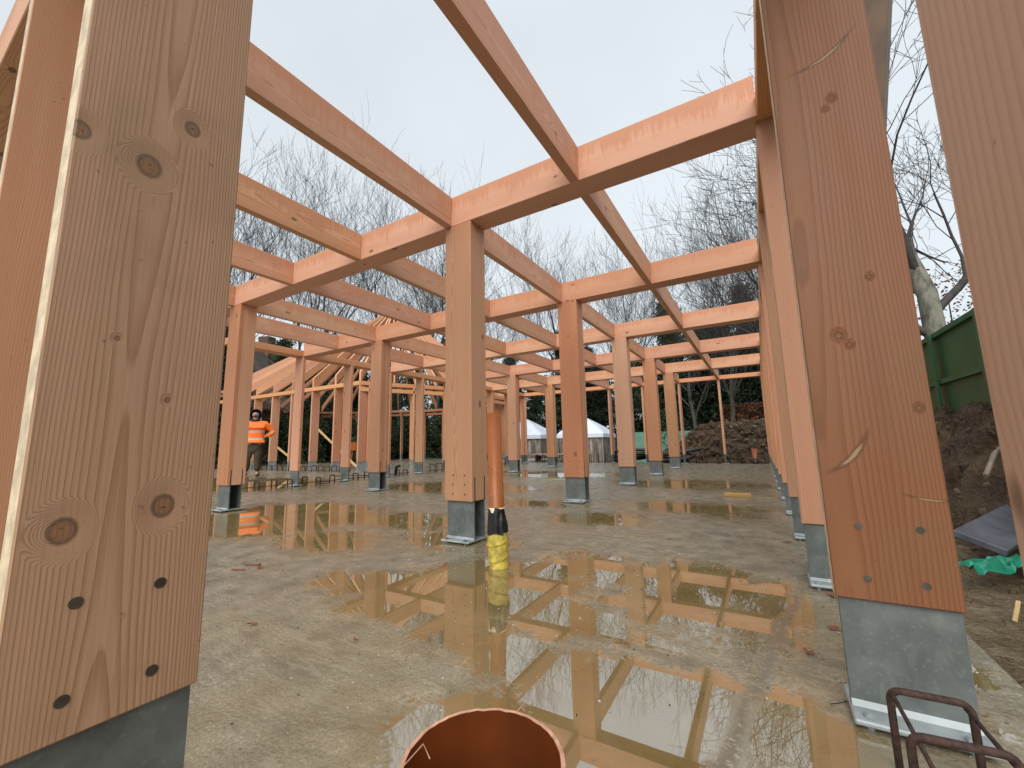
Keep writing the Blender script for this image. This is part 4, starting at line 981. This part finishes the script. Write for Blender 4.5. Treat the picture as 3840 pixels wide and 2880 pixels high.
nt.links.new(sx.outputs[2], mr.inputs[0]); cn = nt.nodes.new('ShaderNodeTexNoise'); cn.inputs['Scale'].default_value = 1.6; cn.inputs['Detail'].default_value = 4
nt.links.new(tc.outputs['Generated'], cn.inputs['Vector']); m2 = nt.nodes.new('ShaderNodeMapRange'); m2.inputs[1].default_value = .3; m2.inputs[2].default_value = .7; m2.inputs[3].default_value = .93; m2.inputs[4].default_value = 1.06
nt.links.new(cn.outputs[0], m2.inputs[0]); mm = nt.nodes.new('ShaderNodeMath'); mm.operation = 'MULTIPLY'; nt.links.new(mr.outputs[0], mm.inputs[0]); nt.links.new(m2.outputs[0], mm.inputs[1])
vs_ = nt.nodes.new('ShaderNodeVectorMath'); vs_.operation = 'SCALE'; nt.links.new(mx.outputs[2], vs_.inputs[0]); nt.links.new(mm.outputs[0], vs_.inputs[3]); nt.links.new(vs_.outputs[0], bg.inputs[0]); bg.inputs[1].default_value = .095
sun = bpy.data.lights.new('sun', 'SUN'); sun.energy = 1.75; sun.angle = math.radians(50); sun.color = (1, .96, .9)
so = bpy.data.objects.new('sun', sun); COL.objects.link(so)
dv = Vector((math.sin(SR)*math.cos(SE), math.cos(SR)*math.cos(SE), math.sin(SE)))
so.rotation_euler = dv.to_track_quat('Z', 'Y').to_euler()

# ------------------------------------------------------------------ camera
cam = bpy.data.cameras.new('camera'); co = bpy.data.objects.new('camera', cam); COL.objects.link(co); sc.camera = co
cam.sensor_width = 36; cam.lens = 36*1545.4/3840; cam.clip_end = 1500; cam.clip_start = .02
yaw, pit, rol = math.radians(30.808), math.radians(8.299), math.radians(-1.174)
fw = Vector((-math.sin(yaw)*math.cos(pit), math.cos(yaw)*math.cos(pit), math.sin(pit))); rt = Vector((math.cos(yaw), math.sin(yaw), 0)); up = rt.cross(fw)
r2 = rt*math.cos(rol)+up*math.sin(rol); u2 = up*math.cos(rol)-rt*math.sin(rol)
co.matrix_world = Matrix(((r2.x, u2.x, -fw.x, 0), (r2.y, u2.y, -fw.y, 0), (r2.z, u2.z, -fw.z, 1.*S), (0, 0, 0, 1)))
cam.dof.use_dof = True; cam.dof.focus_distance = 3.2; cam.dof.aperture_fstop = 14
sc.view_settings.view_transform = 'Standard'; sc.view_settings.look = 'None'; sc.view_settings.gamma = 1; sc.view_settings.exposure = 0.30
sc.render.engine = 'CYCLES'
sc.cycles.max_bounces = 6; sc.cycles.transparent_max_bounces = 8
